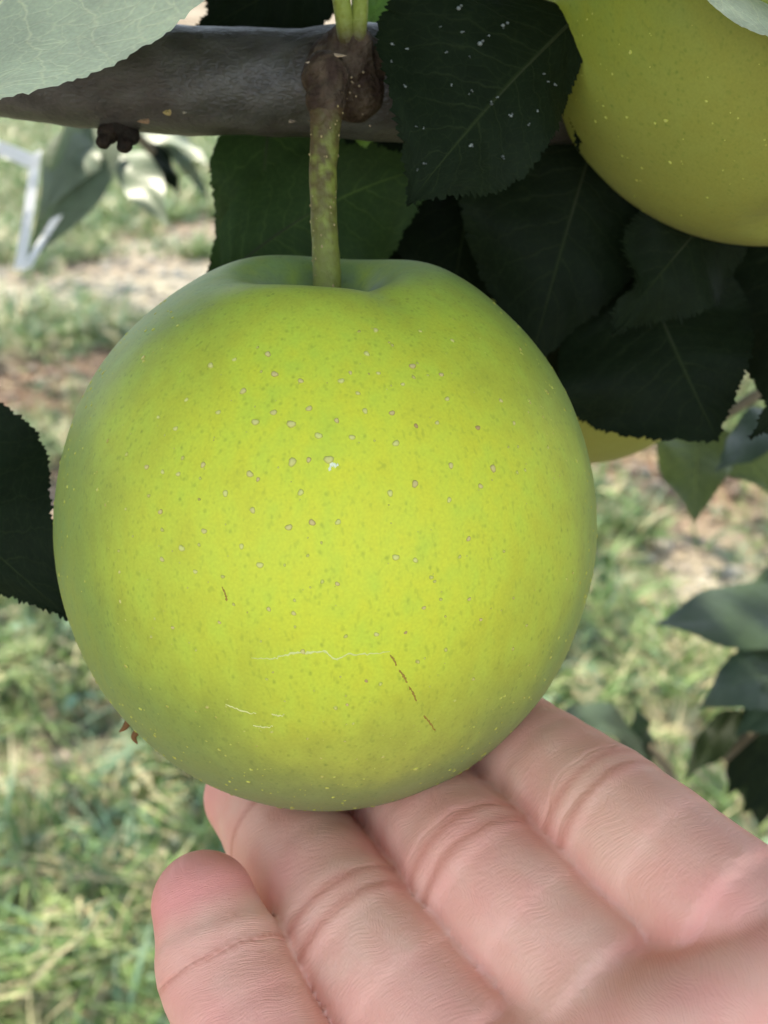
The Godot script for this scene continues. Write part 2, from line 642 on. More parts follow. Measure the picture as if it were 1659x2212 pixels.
func flesh(p: Vector3, list: PackedInt32Array) -> float:
	var best := 1.0
	var field := 1.0
	var chain := -1
	var inner := 1.0
	var inner_s := 0.0
	var raw := 1.0
	for n in list.size() + 1:
		var id := bone_chain[list[n]] if n < list.size() else -1
		if id != chain:
			if chain >= 0:
				var k := lerpf(0.0010, 0.004, smoothstep(2.9, 3.3, inner_s))
				if chain >= 4:
					k = lerpf(0.0014, 0.006, smoothstep(4.2, 4.7, inner_s)) if chain == 5 else 0.010
				var gap := absf(field - inner)
				field = minf(field, inner) - (maxf(k - gap, 0.0) * maxf(k - gap, 0.0)) / (4.0 * k)
			chain = id
			inner = 1.0
			raw = 1.0
			inner_s = 0.0
		if n == list.size():
			break
		var b := list[n]
		var a := bone_a[b]
		var ab := bone_b[b] - a
		var t := clampf((p - a).dot(ab) / ab.length_squared(), 0.0, 1.0)
		var off := p - (a + ab * t)
		var l := off.length()
		var r := lerpf(bone_ra[b], bone_rb[b], t)
		var s := bone_s[b] + t
		var d := l - r
		if id < 4 and s < 3.6:
			var face := off.dot(palm_side) / maxf(l, 0.0001)
			if face > -0.3:
				var j := s - roundf(s)
				var near := roundf(s)
				if near >= 1.0:
					d += (0.0005 * exp(-j * j / 0.0013) - (0.0004 if near < 3.0 else 0.0) * exp(-(absf(j) - 0.38) * (absf(j) - 0.38) / 0.03)) * clampf(face + 0.3, 0.0, 1.0)
				if near == 3.0:
					d += 0.0012 * exp(-j * j / 0.0012) * clampf(face + 0.3, 0.0, 1.0)
				if near == 2.0:
					var j2 := j - 0.13
					d += 0.00026 * exp(-j2 * j2 / 0.0012) * clampf(face + 0.2, 0.0, 1.0)
		if d < best:
			best = d
			got_s = s
			got_chain = id
			got_bone = b
			got_t = t
		if d < raw:
			raw = d
			inner_s = s
		var kk := 0.0018
		var g := absf(inner - d)
		inner = minf(inner, d) - (maxf(kk - g, 0.0) * maxf(kk - g, 0.0)) / (4.0 * kk)
	return field

func hand() -> void:
	palm_side = dir(0.05, 0.35, 0.93)
	# joints: tip, end joint, middle joint, root, wrist (x, y, depth, radius in mm)
	chain_of(0, [[1010, 1545, 0.176, 6.9], [1105, 1612, 0.165, 8.4], [1305, 1765, 0.146, 9.4], [1592, 1992, 0.131, 9.6], [2100, 2480, 0.125, 11.5]])
	chain_of(1, [[800, 1625, 0.179, 7.0], [882, 1718, 0.165, 8.7], [1024, 1876, 0.146, 9.3], [1308, 2168, 0.131, 9.5], [1960, 2640, 0.122, 11.5]])
	chain_of(2, [[535, 1722, 0.176, 7.0], [624, 1808, 0.164, 8.9], [757, 2010, 0.144, 9.1], [1010, 2312, 0.130, 9.3], [1840, 2790, 0.121, 11.5]])
	chain_of(3, [[440, 1952, 0.142, 6.7], [482, 2092, 0.138, 8.0], [585, 2330, 0.130, 8.4], [790, 2620, 0.125, 8.8], [1740, 2930, 0.121, 11.0]])
	chain_of(4, [[2180, 1420, 0.150, 8.0], [2160, 1720, 0.142, 9.5], [2150, 2080, 0.132, 10.5], [2080, 2560, 0.124, 13.0]], 0.5)
	chain_of(5, [[1800, 2125, 0.1225, 9.5], [1450, 2272, 0.1228, 9.0], [1170, 2450, 0.1235, 9.0], [1000, 2620, 0.121, 9.0]], 3.3)
	chain_of(6, [[1920, 2700, 0.124, 20.0], [2450, 3500, 0.128, 24.0], [3500, 5100, 0.150, 32.0]], 3.6)
	var all := PackedInt32Array(range(bone_a.size()))
	var lo := Vector3.ONE * 9.0
	var hi := -lo
	for b in bone_a.size():
		for e in [[bone_a[b], bone_ra[b]], [bone_b[b], bone_rb[b]]]:
			lo = lo.min(e[0] - Vector3.ONE * (e[1] + 0.006))
			hi = hi.max(e[0] + Vector3.ONE * (e[1] + 0.006))
	var cell := 0.00066
	var big := cell * 4.0
	var size := Vector3i((hi - lo) / big) + Vector3i.ONE
	var verts := {}          # key -> vertex number
	var masks := {}
	var owner_of := PackedInt32Array()
	var b := Builder.new()
	var vals := PackedFloat32Array()
	vals.resize(125)
	var centre_of_lists := {}
	# which bones reach each coarse cell
	for n in bone_a.size():
		var rr := maxf(bone_ra[n], bone_rb[n]) + big * 1.8 + 0.013
		var l2 := Vector3i(((bone_a[n].min(bone_b[n]) - Vector3.ONE * rr) - lo) / big).max(Vector3i.ZERO)
		var h2 := Vector3i(((bone_a[n].max(bone_b[n]) + Vector3.ONE * rr) - lo) / big).min(size)
		var ab := bone_b[n] - bone_a[n]
		for z in range(l2.z, h2.z + 1):
			for y in range(l2.y, h2.y + 1):
				for x in range(l2.x, h2.x + 1):
					var c := lo + (Vector3(x, y, z) + Vector3.ONE * 0.5) * big
					var t := clampf((c - bone_a[n]).dot(ab) / ab.length_squared(), 0.0, 1.0)
					if c.distance_to(bone_a[n] + ab * t) - lerpf(bone_ra[n], bone_rb[n], t) < big * 1.7 + 0.013:
						var key := x + y * 1024 + z * 1048576
						if not centre_of_lists.has(key):
							centre_of_lists[key] = PackedInt32Array()
						var had: PackedInt32Array = centre_of_lists[key]
						had.append(n)
						centre_of_lists[key] = had
	for key: int in centre_of_lists:
		var list: PackedInt32Array = centre_of_lists[key]
		var cx := key % 1024
		var cy := (key / 1024) % 1024
		var cz := key / 1048576
		var corner := lo + Vector3(cx, cy, cz) * big
		if absf(flesh(corner + Vector3.ONE * big * 0.5, list)) > big * 1.8:
			continue
		for z in 5:
			for y in 5:
				for x in 5:
					vals[x + y * 5 + z * 25] = flesh(corner + Vector3(x, y, z) * cell, list)
		for z in 4:
			for y in 4:
				for x in 4:
					var o := x + y * 5 + z * 25
					var mask := 0
					for k in 8:
						if vals[o + (k & 1) + ((k >> 1) & 1) * 5 + (k >> 2) * 25] < 0.0:
							mask |= 1 << k
					if mask == 0 or mask == 255:
						continue
					var sum := Vector3.ZERO
					var count := 0
					for e in 12:
						var axis := e / 4
						var k0: int = [[0, 2, 4, 6], [0, 1, 4, 5], [0, 1, 2, 3]][axis][e % 4]
						var k1 := k0 | (1 << axis)
						var f0 := vals[o + (k0 & 1) + ((k0 >> 1) & 1) * 5 + (k0 >> 2) * 25]
						var f1 := vals[o + (k1 & 1) + ((k1 >> 1) & 1) * 5 + (k1 >> 2) * 25]
						if (f0 < 0.0) != (f1 < 0.0):
							var p0 := Vector3(k0 & 1, (k0 >> 1) & 1, k0 >> 2)
							var p1 := Vector3(k1 & 1, (k1 >> 1) & 1, k1 >> 2)
							sum += p0.lerp(p1, f0 / (f0 - f1))
							count += 1
					var p := corner + (Vector3(x, y, z) + sum / count) * cell
					flesh(p, list)
					var uv := on_finger(p, got_chain)
					var fkey := (cx * 4 + x) + (cy * 4 + y) * 2048 + (cz * 4 + z) * 4194304
					verts[fkey] = b.add(p, uv, skin_tint(p, got_chain, uv.y * 4.0))
					owner_of.append(got_chain)
					masks[fkey] = mask
	var seams := []
	var step := [1, 2048, 4194304]
	for key: int in verts:
		var mask: int = masks[key]
		for axis in 3:
			var inside := (mask & 1) != 0
			if inside == ((mask & (1 << (1 << axis))) != 0):
				continue
			var u: int = step[(axis + 1) % 3]
			var w: int = step[(axis + 2) % 3]
			if verts.has(key - u) and verts.has(key - w) and verts.has(key - u - w):
				var q := [verts[key], verts[key - u], verts[key - u - w], verts[key - w]]
				if owner_of[q[0]] != owner_of[q[1]] or owner_of[q[0]] != owner_of[q[2]] or owner_of[q[0]] != owner_of[q[3]]:
					seams.append(q)
					seams.append(inside)
					continue
				if inside:
					b.i.append_array([q[0], q[2], q[1], q[0], q[3], q[2]])
				else:
					b.i.append_array([q[0], q[1], q[2], q[0], q[2], q[3]])
	for k in range(0, seams.size(), 2):
		var q: Array = seams[k].duplicate()
		var own := owner_of[q[0]]
		for j in 4:
			if owner_of[q[j]] != own:
				q[j] = b.add(b.v[q[j]], on_finger(b.v[q[j]], own), b.c[q[j]])
		if seams[k + 1]:
			b.i.append_array([q[0], q[2], q[1], q[0], q[3], q[2]])
		else:
			b.i.append_array([q[0], q[1], q[2], q[0], q[2], q[3]])
	b.smooth()
	var o := thing("hand", "open palm-up hand with pink fingertips under the pear", "hand", at(1840, 2790, 0.121))
	part("skin", b, M.skin, o)

# where a point lies on one finger: across it and along it
func on_finger(p: Vector3, id: int) -> Vector2:
	var sum := 0.0
	var along := 0.0
	var across := 0.0
	for b in bone_a.size():
		if bone_chain[b] != id:
			continue
		var ab := bone_b[b] - bone_a[b]
		var t := (p - bone_a[b]).dot(ab) / ab.length_squared()
		var c := clampf(t, 0.0, 1.0)
		var off := p - (bone_a[b] + ab * c)
		var w := exp(-(off.length() - lerpf(bone_ra[b], bone_rb[b], c)) / 0.0012)
		sum += w
		along += w * (bone_s[b] + clampf(t, -0.35, 1.35))
		across += w * off.dot(palm_side.cross(ab).normalized())
	return Vector2(0.5 + across / sum * 26.0 + id * 0.173, along / sum / 4.0)

func skin_tint(p: Vector3, id: int, s: float) -> Color:
	var base := Color(0.79, 0.41, 0.31)
	var pink := Color(0.79, 0.30, 0.26)
	var pale := Color(0.82, 0.50, 0.38)
	var n := wobble.get_noise_3dv(p * 5200.0)
	var n2 := wobble.get_noise_3dv(p * 1900.0 + Vector3.ONE * 40.0)
	var c := base.lerp(pale, clampf(0.3 + n * 0.7, 0.0, 0.8))
	c = c.lerp(pink, clampf(0.2 + n2 * 0.5, 0.0, 0.5))
	if id < 4:
		c = c.lerp(pink, 0.85 * smoothstep(0.55, 0.05, s) if id == 3 else 0.45 * smoothstep(0.7, 0.1, s))
		for j in [1.0, 1.96, 2.1, 2.97]:
			var d: float = s - j
			c = c.lerp(Color(0.55, 0.19, 0.13), (0.55 if j < 2.5 else 0.05) * exp(-d * d / 0.0011))
	return c


# ------------------------------------------------------------------ background shoots
func shoot(label: String, root: Vector3, twig: Array, radius: float) -> Node3D:
	var o := thing("pear_shoot", label, "leafy twig", root, "low leafy twigs of other pear trees")
	var b := Builder.new()
	var r := []
	for k in twig.size():
		r.append(radius * (1.0 - 0.5 * k / twig.size()))
	var pts := smoothed(twig)
	var cc := []
	for k in pts.size():
		cc.append(Color(0.16, 0.13, 0.08))
	b.tube(pts, smoothed_f(r), 9, Color.WHITE, true, cc)
	part("twig", b, M.bark, o)
	return o

func px(w: float, depth: float) -> float:   # millimetres that w units of the picture span at a depth
	return w * depth / LENS * 1000.0

# a leaf by three picture places and a depth at base and tip
func leaf_at(parent: Node3D, a: Array, m: Array, z: Array, facing: Vector3, right: float, left: float, how := {}) -> MeshInstance3D:
	var d: float = (a[2] + z[2]) * 0.5
	return leaf(parent, at(a[0], a[1], a[2]), at(m[0], m[1], m[2]), at(z[0], z[1], z[2]), facing,
		how.get("right", oval(px(right, d))), how.get("left", oval(px(left, d))), how)


func _ready() -> void:
	rng.seed = 77
	wobble = noise(3, 0.03, 3)
	# ---------------------------------------------------------------- camera, sky, sun, exposure
	view = Transform3D(Basis(Vector3.RIGHT, deg_to_rad(-28.0)), Vector3(0, 1.15, 0))
	var cam := Camera3D.new()
	cam.name = "camera"
	var eye := CameraAttributesPhysical.new()
	eye.frustum_focal_length = 17.5 / tan(deg_to_rad(25.0))
	eye.frustum_focus_distance = 0.131
	eye.frustum_near = 0.01
	eye.frustum_far = 900.0
	eye.exposure_aperture = eye.frustum_focal_length / 1.3
	cam.attributes = eye
	cam.fov = 50.0
	cam.near = 0.01
	cam.far = 900.0
	cam.transform = view
	add_child(cam)
	cam.current = true
	var sky_look := ProceduralSkyMaterial.new()
	sky_look.sky_top_color = Color(0.72, 0.79, 0.88)
	sky_look.sky_horizon_color = Color(0.90, 0.94, 0.97)
	sky_look.sky_curve = 0.2
	sky_look.ground_bottom_color = Color(0.40, 0.42, 0.30)
	sky_look.ground_horizon_color = Color(0.60, 0.63, 0.50)
	sky_look.sun_angle_max = 1.0
	var sky := Sky.new()
	sky.sky_material = sky_look
	var env := Environment.new()
	env.background_mode = Environment.BG_SKY
	env.sky = sky
	env.tonemap_mode = Environment.TONE_MAPPER_LINEAR
	env.tonemap_exposure = 3.7
	env.sdfgi_enabled = true
	env.ssao_enabled = true
	env.ssil_enabled = true
	var world := WorldEnvironment.new()
	world.name = "world_environment"
	world.environment = env
	add_child(world)
	var sun := DirectionalLight3D.new()
	sun.name = "sun"
	sun.light_energy = 1.2
	sun.light_color = Color(1.0, 0.96, 0.88)
	sun.light_angular_distance = 0.5
	sun.shadow_enabled = true
	var to_sun := Vector3(-0.36, 0.80, -0.48).normalized()
	sun.basis = Basis.looking_at(-to_sun, Vector3.UP)
	add_child(sun)
	materials()

	ground()
	grass()
	tree(to_sun)
	pears()
	hand()
	background_shoots()


# ------------------------------------------------------------------ ground
func soil_tone(x: float, z: float) -> float:   # 0 brown crumbly soil .. 1 pale dry sand
	var n := wobble.get_noise_2d(x * 26.0 + 13.0, z * 30.0)
	var path := exp(-pow((z + 4.25 + 0.3 * x) / 0.35, 2.0)) + 0.5 * exp(-pow((z + 1.95 - 0.25 * x) / 0.2, 2.0)) * smoothstep(0.2, 0.7, x)
	var brown := exp(-pow((z + 2.85 + 0.15 * x) / 0.42, 2.0))
	return clampf(0.5 + n * 0.9 + path * 0.6 - brown * 0.75, 0.0, 1.0)

func cover(x: float, z: float) -> float:       # how thickly grass grows
	var n := wobble.get_noise_2d(x * 40.0 + 71.0, z * 40.0 + 9.0)
	var bare := exp(-pow((z + 4.25 + 0.3 * x) / 0.32, 2.0)) + 0.9 * exp(-pow((z + 2.85 + 0.15 * x) / 0.42, 2.0)) + 0.8 * exp(-pow((z + 1.95 - 0.25 * x) / 0.14, 2.0)) * smoothstep(0.2, 0.7, absf(x))
	var thick := 0.5 * smoothstep(-4.6, -5.4, z) + 0.35 * exp(-pow((z + 3.55) / 0.3, 2.0)) + 0.1
	return clampf(0.64 + n * 1.6 + thick - bare, 0.0, 1.0)

func height(x: float, z: float) -> float:
	return 0.02 * wobble.get_noise_2d(x * 30.0, z * 30.0) + 0.008 * wobble.get_noise_2d(x * 160.0, z * 160.0)

func ground() -> void:
	var b := Builder.new()
	var side := 180
	for r in side + 1:
		for k in side + 1:
			var u := 2.0 * k / side - 1.0
			var w := 2.0 * r / side - 1.0
			var x := sinh(u * 5.2) / sinh(5.2) * 500.0
			var z := -2.5 + sinh(w * 5.2) / sinh(5.2) * 500.0
			var s := soil_tone(x, z)
			var f := wobble.get_noise_2d(x * 300.0, z * 300.0)
			var col := Color(0.095, 0.066, 0.045).lerp(Color(0.255, 0.232, 0.178), s)
			col = col.lerp(Color(0.25, 0.15, 0.09), clampf(f, 0.0, 0.5) * (1.0 - s))
			b.add(Vector3(x, height(x, z), z), Vector2(u, w), col)
	b.lattice(0, side + 1, side + 1)
	b.smooth(false)
	var o := MeshInstance3D.new()
	o.name = "ground"
	o.mesh = b.mesh()
	o.material_override = M.soil
	o.set_meta("kind", "structure")
	o.set_meta("label", "dry orchard floor of pale sandy and brown soil")
	add_child(o)

func tuft(seed_: int, blades: int, tall: float, wide: float, lean: float) -> ArrayMesh:
	var r := RandomNumberGenerator.new()
	r.seed = seed_
	var b := Builder.new()
	for n in blades:
		var a := r.randf() * TAU
		var out := Vector3(cos(a), 0, sin(a))
		var side := Vector3(-sin(a), 0, cos(a)) * wide * r.randf_range(0.6, 1.1)
		var h := tall * r.randf_range(0.5, 1.0)
		var l := lean * r.randf_range(0.4, 1.2)
		var root := out * r.randf() * tall * 0.15
		var first := b.v.size()
		for k in 5:
			var s := k / 4.0
			var p := root + out * h * l * s * s + Vector3.UP * h * (s - 0.45 * l * s * s)
			var w := side * (1.0 - s * s) * (0.6 + 0.8 * s) + Vector3(0.0001, 0, 0)
			var tone := r.randf_range(0.9, 1.1)
			b.add(p - w, Vector2(0, s), Color(tone, tone, tone))
			b.add(p + w, Vector2(1, s), Color(tone, tone, tone))
		b.lattice(first, 5, 2)
	b.smooth(false)
	return b.mesh()

func weed(seed_: int, count: int, tall: float) -> ArrayMesh:
	var r := RandomNumberGenerator.new()
	r.seed = seed_
	var b := Builder.new()
	for n in count:
		var a := r.randf() * TAU
		var out := Vector3(cos(a), 0, sin(a))
		var side := Vector3(-sin(a), 0, cos(a))
		var y := tall * r.randf_range(0.25, 1.0)
		var long := tall * r.randf_range(0.35, 0.7)
		var first := b.v.size()
		for k in 6:
			var s := k / 5.0
			var w := long * 0.24 * sin(PI * pow(s, 0.8)) + 0.0002
			var p := Vector3(0, y, 0) + out * long * (0.1 + s) + Vector3.UP * long * (0.35 * s - 0.7 * s * s)
			b.add(p - side * w + Vector3.UP * w * 0.3, Vector2(0, s))
			b.add(p, Vector2(0.5, s))
			b.add(p + side * w + Vector3.UP * w * 0.3, Vector2(1, s))
		b.lattice(first, 6, 3)
	b.smooth(false)
	return b.mesh()

func grass() -> void:
	var kinds := [tuft(1, 7, 0.085, 0.0019, 0.8), tuft(2, 6, 0.13, 0.0036, 0.95), weed(3, 9, 0.07), weed(4, 6, 0.045), tuft(5, 11, 0.055, 0.0013, 1.1)]
	var spots := [[], [], [], [], []]
	var tints := [[], [], [], [], []]
	for n in 125000:
		var z := -0.45 - 8.5 * pow(rng.randf(), 1.35)
		var x := rng.randf_range(-1.0, 1.0) * (0.65 + 0.52 * absf(z))
		var c := cover(x, z)
		if rng.randf() > c * c * 0.9:
			continue
		var k := [0, 0, 0, 1, 1, 4, 4, 4, 4, 3][rng.randi() % (10 if rng.randf() < 0.35 else 9)] as int
		var size := rng.randf_range(0.55, 1.15) * (1.0 + 0.07 * absf(z))
		var basis_ := Basis(Vector3.UP, rng.randf() * TAU).rotated(Vector3.RIGHT, rng.randf_range(-0.25, 0.25)).scaled(Vector3.ONE * size)
		spots[k].append(Transform3D(basis_, Vector3(x, height(x, z) - 0.003, z)))
		var g := rng.randf()
		var t := Color(0.075, 0.14, 0.04).lerp(Color(0.165, 0.22, 0.068), g)
		if rng.randf() < 0.3:
			t = Color(0.34, 0.30, 0.17)
		elif rng.randf() < 0.25:
			t = Color(0.125, 0.205, 0.12)
		tints[k].append(t)
	var o := thing("grass", "low green grass and weeds growing over the orchard floor", "grass", Vector3.ZERO)
	o.set_meta("kind", "stuff")
	for k in kinds.size():
		scatter(["grass_tuft", "tall_grass_tuft", "broad_weed", "small_weed", "fine_grass_tuft"][k], kinds[k], spots[k], tints[k], M.grass, o)
	# dry straw lying flat
	var straw := Builder.new()
	straw.tube([Vector3(-0.5, 0, 0), Vector3(-0.1, 0.02, 0.03), Vector3(0.5, 0, 0)], [0.02, 0.024, 0.014], 5)
	straw.smooth()
	var places := []
	var tone := []
	for n in 15000:
		var z := -0.45 - 6.5 * pow(rng.randf(), 1.5)
		var x := rng.randf_range(-1.0, 1.0) * (0.35 + 0.44 * absf(z))
		var long := rng.randf_range(0.02, 0.085)
		places.append(Transform3D(Basis(Vector3.UP, rng.randf() * TAU).rotated(Vector3.RIGHT, rng.randf_range(-0.2, 0.2)).scaled(Vector3(long, long * 0.6, long * 0.6)), Vector3(x, height(x, z) + 0.005, z)))
		tone.append(Color(0.47, 0.39, 0.24).lerp(Color(0.24, 0.17, 0.09), rng.randf()))
	var s := scatter("straw", straw.mesh(), places, tone, M.straw, self)
	s.set_meta("label", "dry straw and dead stalks littering the soil")
	s.set_meta("category", "straw")
	# crumbs of soil and little stones
	var crumb := Builder.new()
	for j in 6:
		var p := PI * j / 5.0
		for k in 9:
			var a := TAU * k / 8.0
			var r := 1.0 + 0.35 * wobble.get_noise_3d(sin(p) * cos(a) * 60.0, cos(p) * 60.0, sin(p) * sin(a) * 60.0)
			crumb.add(Vector3(sin(p) * cos(a), cos(p) * 0.7, sin(p) * sin(a)) * r)
	crumb.lattice(0, 6, 9)
	crumb.smooth()
	places = []
	tone = []
	for n in 16000:
		var z := -0.45 - 7.0 * pow(rng.randf(), 1.4)
		var x := rng.randf_range(-1.0, 1.0) * (0.35 + 0.44 * absf(z))
		var size := rng.randf_range(0.003, 0.011) * (1.0 + 0.15 * absf(z)) * (1.8 if rng.randf() < 0.06 else 1.0)
		places.append(Transform3D(Basis(Vector3.UP, rng.randf() * TAU).scaled(Vector3(size, size * rng.randf_range(0.5, 1.0), size)), Vector3(x, height(x, z) + size * 0.2, z)))
		var sc := soil_tone(x, z)
		tone.append(Color(0.12, 0.08, 0.055).lerp(Color(0.31, 0.28, 0.22), clampf(sc + rng.randf_range(-0.25, 0.25), 0.0, 1.0)))
	var cr := scatter("soil_crumbs", crumb.mesh(), places, tone, M.straw, self)
	cr.set_meta("label", "crumbs of soil and small stones on the orchard floor")
	cr.set_meta("category", "soil")
	# a few blades and bits that stand out
	for q in [["bluish grass blade bent over like a hook, lower left of the pear", [109, 1945], 0.062, -0.5, 0.0048, Color(0.16, 0.26, 0.17), 1.25], ["pale dry grass stem standing upright near the left edge", [46, 1660], 0.09, 0.25, 0.0022, Color(0.40, 0.42, 0.24), 0.3], ["bright yellow-green grass blade just below the pear's lower left flank", [352, 1700], 0.035, -0.1, 0.0035, Color(0.20, 0.34, 0.04), 0.4], ["green grass blade leaning away to the left of the little finger", [300, 2005], 0.05, -0.35, 0.0034, Color(0.10, 0.22, 0.05), 0.6], ["broad green blade rising from the bottom left of the photo", [245, 2170], 0.075, 0.12, 0.005, Color(0.13, 0.25, 0.09), 0.5]]:
		var root := on_ground(q[1][0], q[1][1])
		var g := thing("grass_blade", q[0], "grass blade", root, "single grass blades on the ground")
		var b := Builder.new()
		for k in 11:
			var f := k / 10.0
			var bend: float = q[6]
			var p := root + Vector3(q[3] * q[2] * f + signf(q[3]) * bend * q[2] * 0.55 * f * f * f, q[2] * (f - 0.42 * bend * f * f * f * f), 0.01 * f)
			var w: float = q[4] * (1.0 - f * f * 0.96) * (0.6 + 0.7 * f)
			b.add(p + Vector3(-w, 0, 0), Vector2(0, f), q[5])
			b.add(p + Vector3(0, -0.2 * w, 0.25 * w), Vector2(0.5, f), q[5])
			b.add(p + Vector3(w, 0, 0), Vector2(1, f), q[5])
		b.lattice(0, 11, 3)
		part("blade", b, M.grass, g)
	for q in [["orange-brown scrap of dead leaf left of the little finger", [188, 1800], 0.011, Color(0.55, 0.26, 0.08)], ["grey-brown dead leaf on the bare soil left of the pear", [60, 830], 0.035, Color(0.22, 0.13, 0.08)], ["pinkish dead leaf on the ground right of the pear", [1385, 1420], 0.026, Color(0.42, 0.24, 0.15)]]:
		var root := on_ground(q[1][0], q[1][1]) + Vector3(0, 0.012, 0)
		var g := thing("fallen_leaf", q[0], "dead leaf", root, "dead leaves on the ground")
		var b := Builder.new()
		for k in 9:
			var f := k / 8.0
			var w: float = q[2] * 0.55 * sin(PI * pow(f, 0.8)) + 0.0004
			for e in 5:
				var u := e / 2.0 - 1.0
				b.add(root + Vector3(w * u, q[2] * (0.35 * u * u * (0.4 + f) + 0.12 * sin(f * 5.0)), q[2] * (f - 0.5) * 2.0).rotated(Vector3.UP, 0.0) , Vector2(u, f), q[3])
		b.lattice(0, 9, 5)
		part("blade", b, M.grass, g)
	for q in [["straw stalk lying slanted at the bottom left corner", [45, 2215], [150, 2090]], ["pale straw bent on the ground below the hooked blade", [180, 1870], [222, 2010]]]:
		var a := on_ground(q[1][0], q[1][1]) + Vector3(0, 0.02, 0)
		var z := on_ground(q[2][0], q[2][1]) + Vector3(0, 0.03, 0)
		var g := thing("straw_stalk", q[0], "straw", a, "dry straw stalks")
		var b := Builder.new()
		b.tube(smoothed([a, a.lerp(z, 0.5) + Vector3(0.002, 0.012, 0), z]), smoothed_f([0.0022, 0.002, 0.0012]), 7, Color(0.52, 0.42, 0.25))
		part("stalk", b, M.straw, g)

func on_ground(x: float, y: float) -> Vector3:
	var d := at(x, y, 1.0) - view.origin
	return view.origin + d * (-view.origin.y / d.y)


# ------------------------------------------------------------------ the tree that bears the pears
func tree(to_sun: Vector3) -> void:
	var foot := Vector3(0.75, 0, -0.25)
	var o := thing("pear_tree", "pear tree whose grey-brown branch runs across the top", "tree", foot)
	# trunk, beyond the right of the picture
	var tb := Builder.new()
	var tp := smoothed([foot + Vector3(0, -0.05, 0), foot + Vector3(0.02, 0.6, 0.02), foot + Vector3(-0.03, 1.3, 0), foot + Vector3(0.02, 2.2, -0.05)], 8)
	var tr := []
	var tc := []
	for k in tp.size():
		tr.append(lerpf(0.065, 0.035, float(k) / tp.size()) + (0.03 if k == 0 else 0.0))
		tc.append(Color(0.13, 0.11, 0.09))
	tb.tube(tp, tr, 20, Color.WHITE, true, tc)
	part("trunk", tb, M.bark, o)

	# branch
	var path := [foot + Vector3(-0.02, 1.16, 0), at(2600, 250, 0.28), at(1900, 225, 0.238), at(1500, 212, 0.205), at(1150, 196, 0.176), at(830, 180, 0.1645), at(600, 180, 0.1645), at(400, 176, 0.165), at(200, 160, 0.166), at(0, 130, 0.168), at(-250, 80, 0.172), at(-700, -20, 0.185), at(-1500, -160, 0.23), at(-2300, -420, 0.30)]
	var wide := [0.0125, 0.0095, 0.0082, 0.0078, 0.0080, 0.0082, 0.0077, 0.0076, 0.0078, 0.0080, 0.0072, 0.0064, 0.0048, 0.0018]
	var bp := smoothed(path, 14)
	var br := smoothed_f(wide, 14)
	var b := Builder.new()
	b.tube(bp, br, 48)
	for k in b.v.size():
		var p := b.v[k]
		var c: Vector3 = bp[mini(k / 49, bp.size() - 1)]
		var out := (p - c).normalized()
		var n := wobble.get_noise_3dv(p * 900.0)
		var n2 := wobble.get_noise_3dv(p * Vector3(5000, 9000, 9000))
		b.v[k] = p + out * (n * 0.0009 + n2 * 0.00022)
		var col := Color(0.040, 0.036, 0.032).lerp(Color(0.078, 0.073, 0.066), clampf(0.45 + n2 * 1.3, 0.0, 1.0))
		col = col.lerp(Color(0.040, 0.028, 0.022), clampf(wobble.get_noise_3dv(p * 1500.0) * 1.2, 0.0, 0.45))
		b.c[k] = col
	b.n.clear()
	var branch := part("branch", b, M.branch_bark, o, "smooth grey-brown branch with a swollen fruiting spur")
	# swollen spur in front of the branch, with the collar that the stalk leaves from
	var kb := Builder.new()
	var lumps := [[at(742, 150, 0.1570), 0.0052, 1.0], [at(702, 166, 0.1508), 0.0034, 1.0], [at(764, 194, 0.1586), 0.0046, 1.2], [at(758, 98, 0.1545), 0.0031, 0.9], [at(705, 216, 0.1500), 0.0027, 1.0], [at(786, 150, 0.1594), 0.0046, 1.3]]
	lumpy(kb, at(745, 158, 0.1545), lumps, 0.012, Color(0.040, 0.026, 0.016), Color(0.095, 0.068, 0.044))
	part("fruiting_spur", kb, M.knob, branch, "knobbly brown spur")
	# dead stub below the branch
	var sb := Builder.new()
	lumpy(sb, at(256, 284, 0.166), [[at(262, 266, 0.1665), 0.0026, 1.0], [at(234, 288, 0.166), 0.0016, 1.2], [at(224, 306, 0.165), 0.0011, 1.0], [at(284, 294, 0.166), 0.0014, 0.8], [at(272, 314, 0.165), 0.0010, 0.6], [at(262, 318, 0.165), 0.0007, 0.6]], 0.008, Color(0.018, 0.012, 0.008), Color(0.034, 0.024, 0.017))
	part("dead_stub", sb, M.knob, branch, "dark broken stub")
	# flakes and pores on the bark
	for q in [[362, 243, 10, 7, Color(0.34, 0.25, 0.10)], [312, 262, 14, 6, Color(0.24, 0.15, 0.09)], [398, 243, 5, 3, Color(0.3, 0.26, 0.2)], [690, 135, 26, 8, Color(0.42, 0.33, 0.22)], [730, 120, 16, 5, Color(0.36, 0.27, 0.17)], [630, 262, 9, 4, Color(0.22, 0.17, 0.12)], [560, 96, 8, 4, Color(0.3, 0.27, 0.22)], [795, 62, 16, 5, Color(0.45, 0.38, 0.26)]]:
		var fb := Builder.new()
		var d0 := 0.1573
		if q[0] > 650 and q[1] > 100:
			d0 = 0.1482
		if q[1] < 100:
			d0 = 0.1605
		for r in 4:
			for k in 7:
				var a := TAU * k / 6.0
				var rr := r / 3.0 * (1.0 + 0.25 * sin(a * 3.0 + q[0]))
				fb.add(at(q[0] + cos(a) * q[2] * rr, q[1] + sin(a) * q[3] * rr, d0 + 0.0004 * rr), Vector2.ZERO, q[4])
		fb.lattice(0, 4, 7, true)
		part("bark_flake", fb, M.knob, branch)
	var pb := Builder.new()
	for k in 26:
		var a := rng.randf()
		blob(pb, at(lerpf(660, 810, rng.randf()), lerpf(140, 285, a), 0.1489 + 0.0042 * rng.randf()), rng.randf_range(0.0001, 0.0002), Color(0.20, 0.15, 0.09))
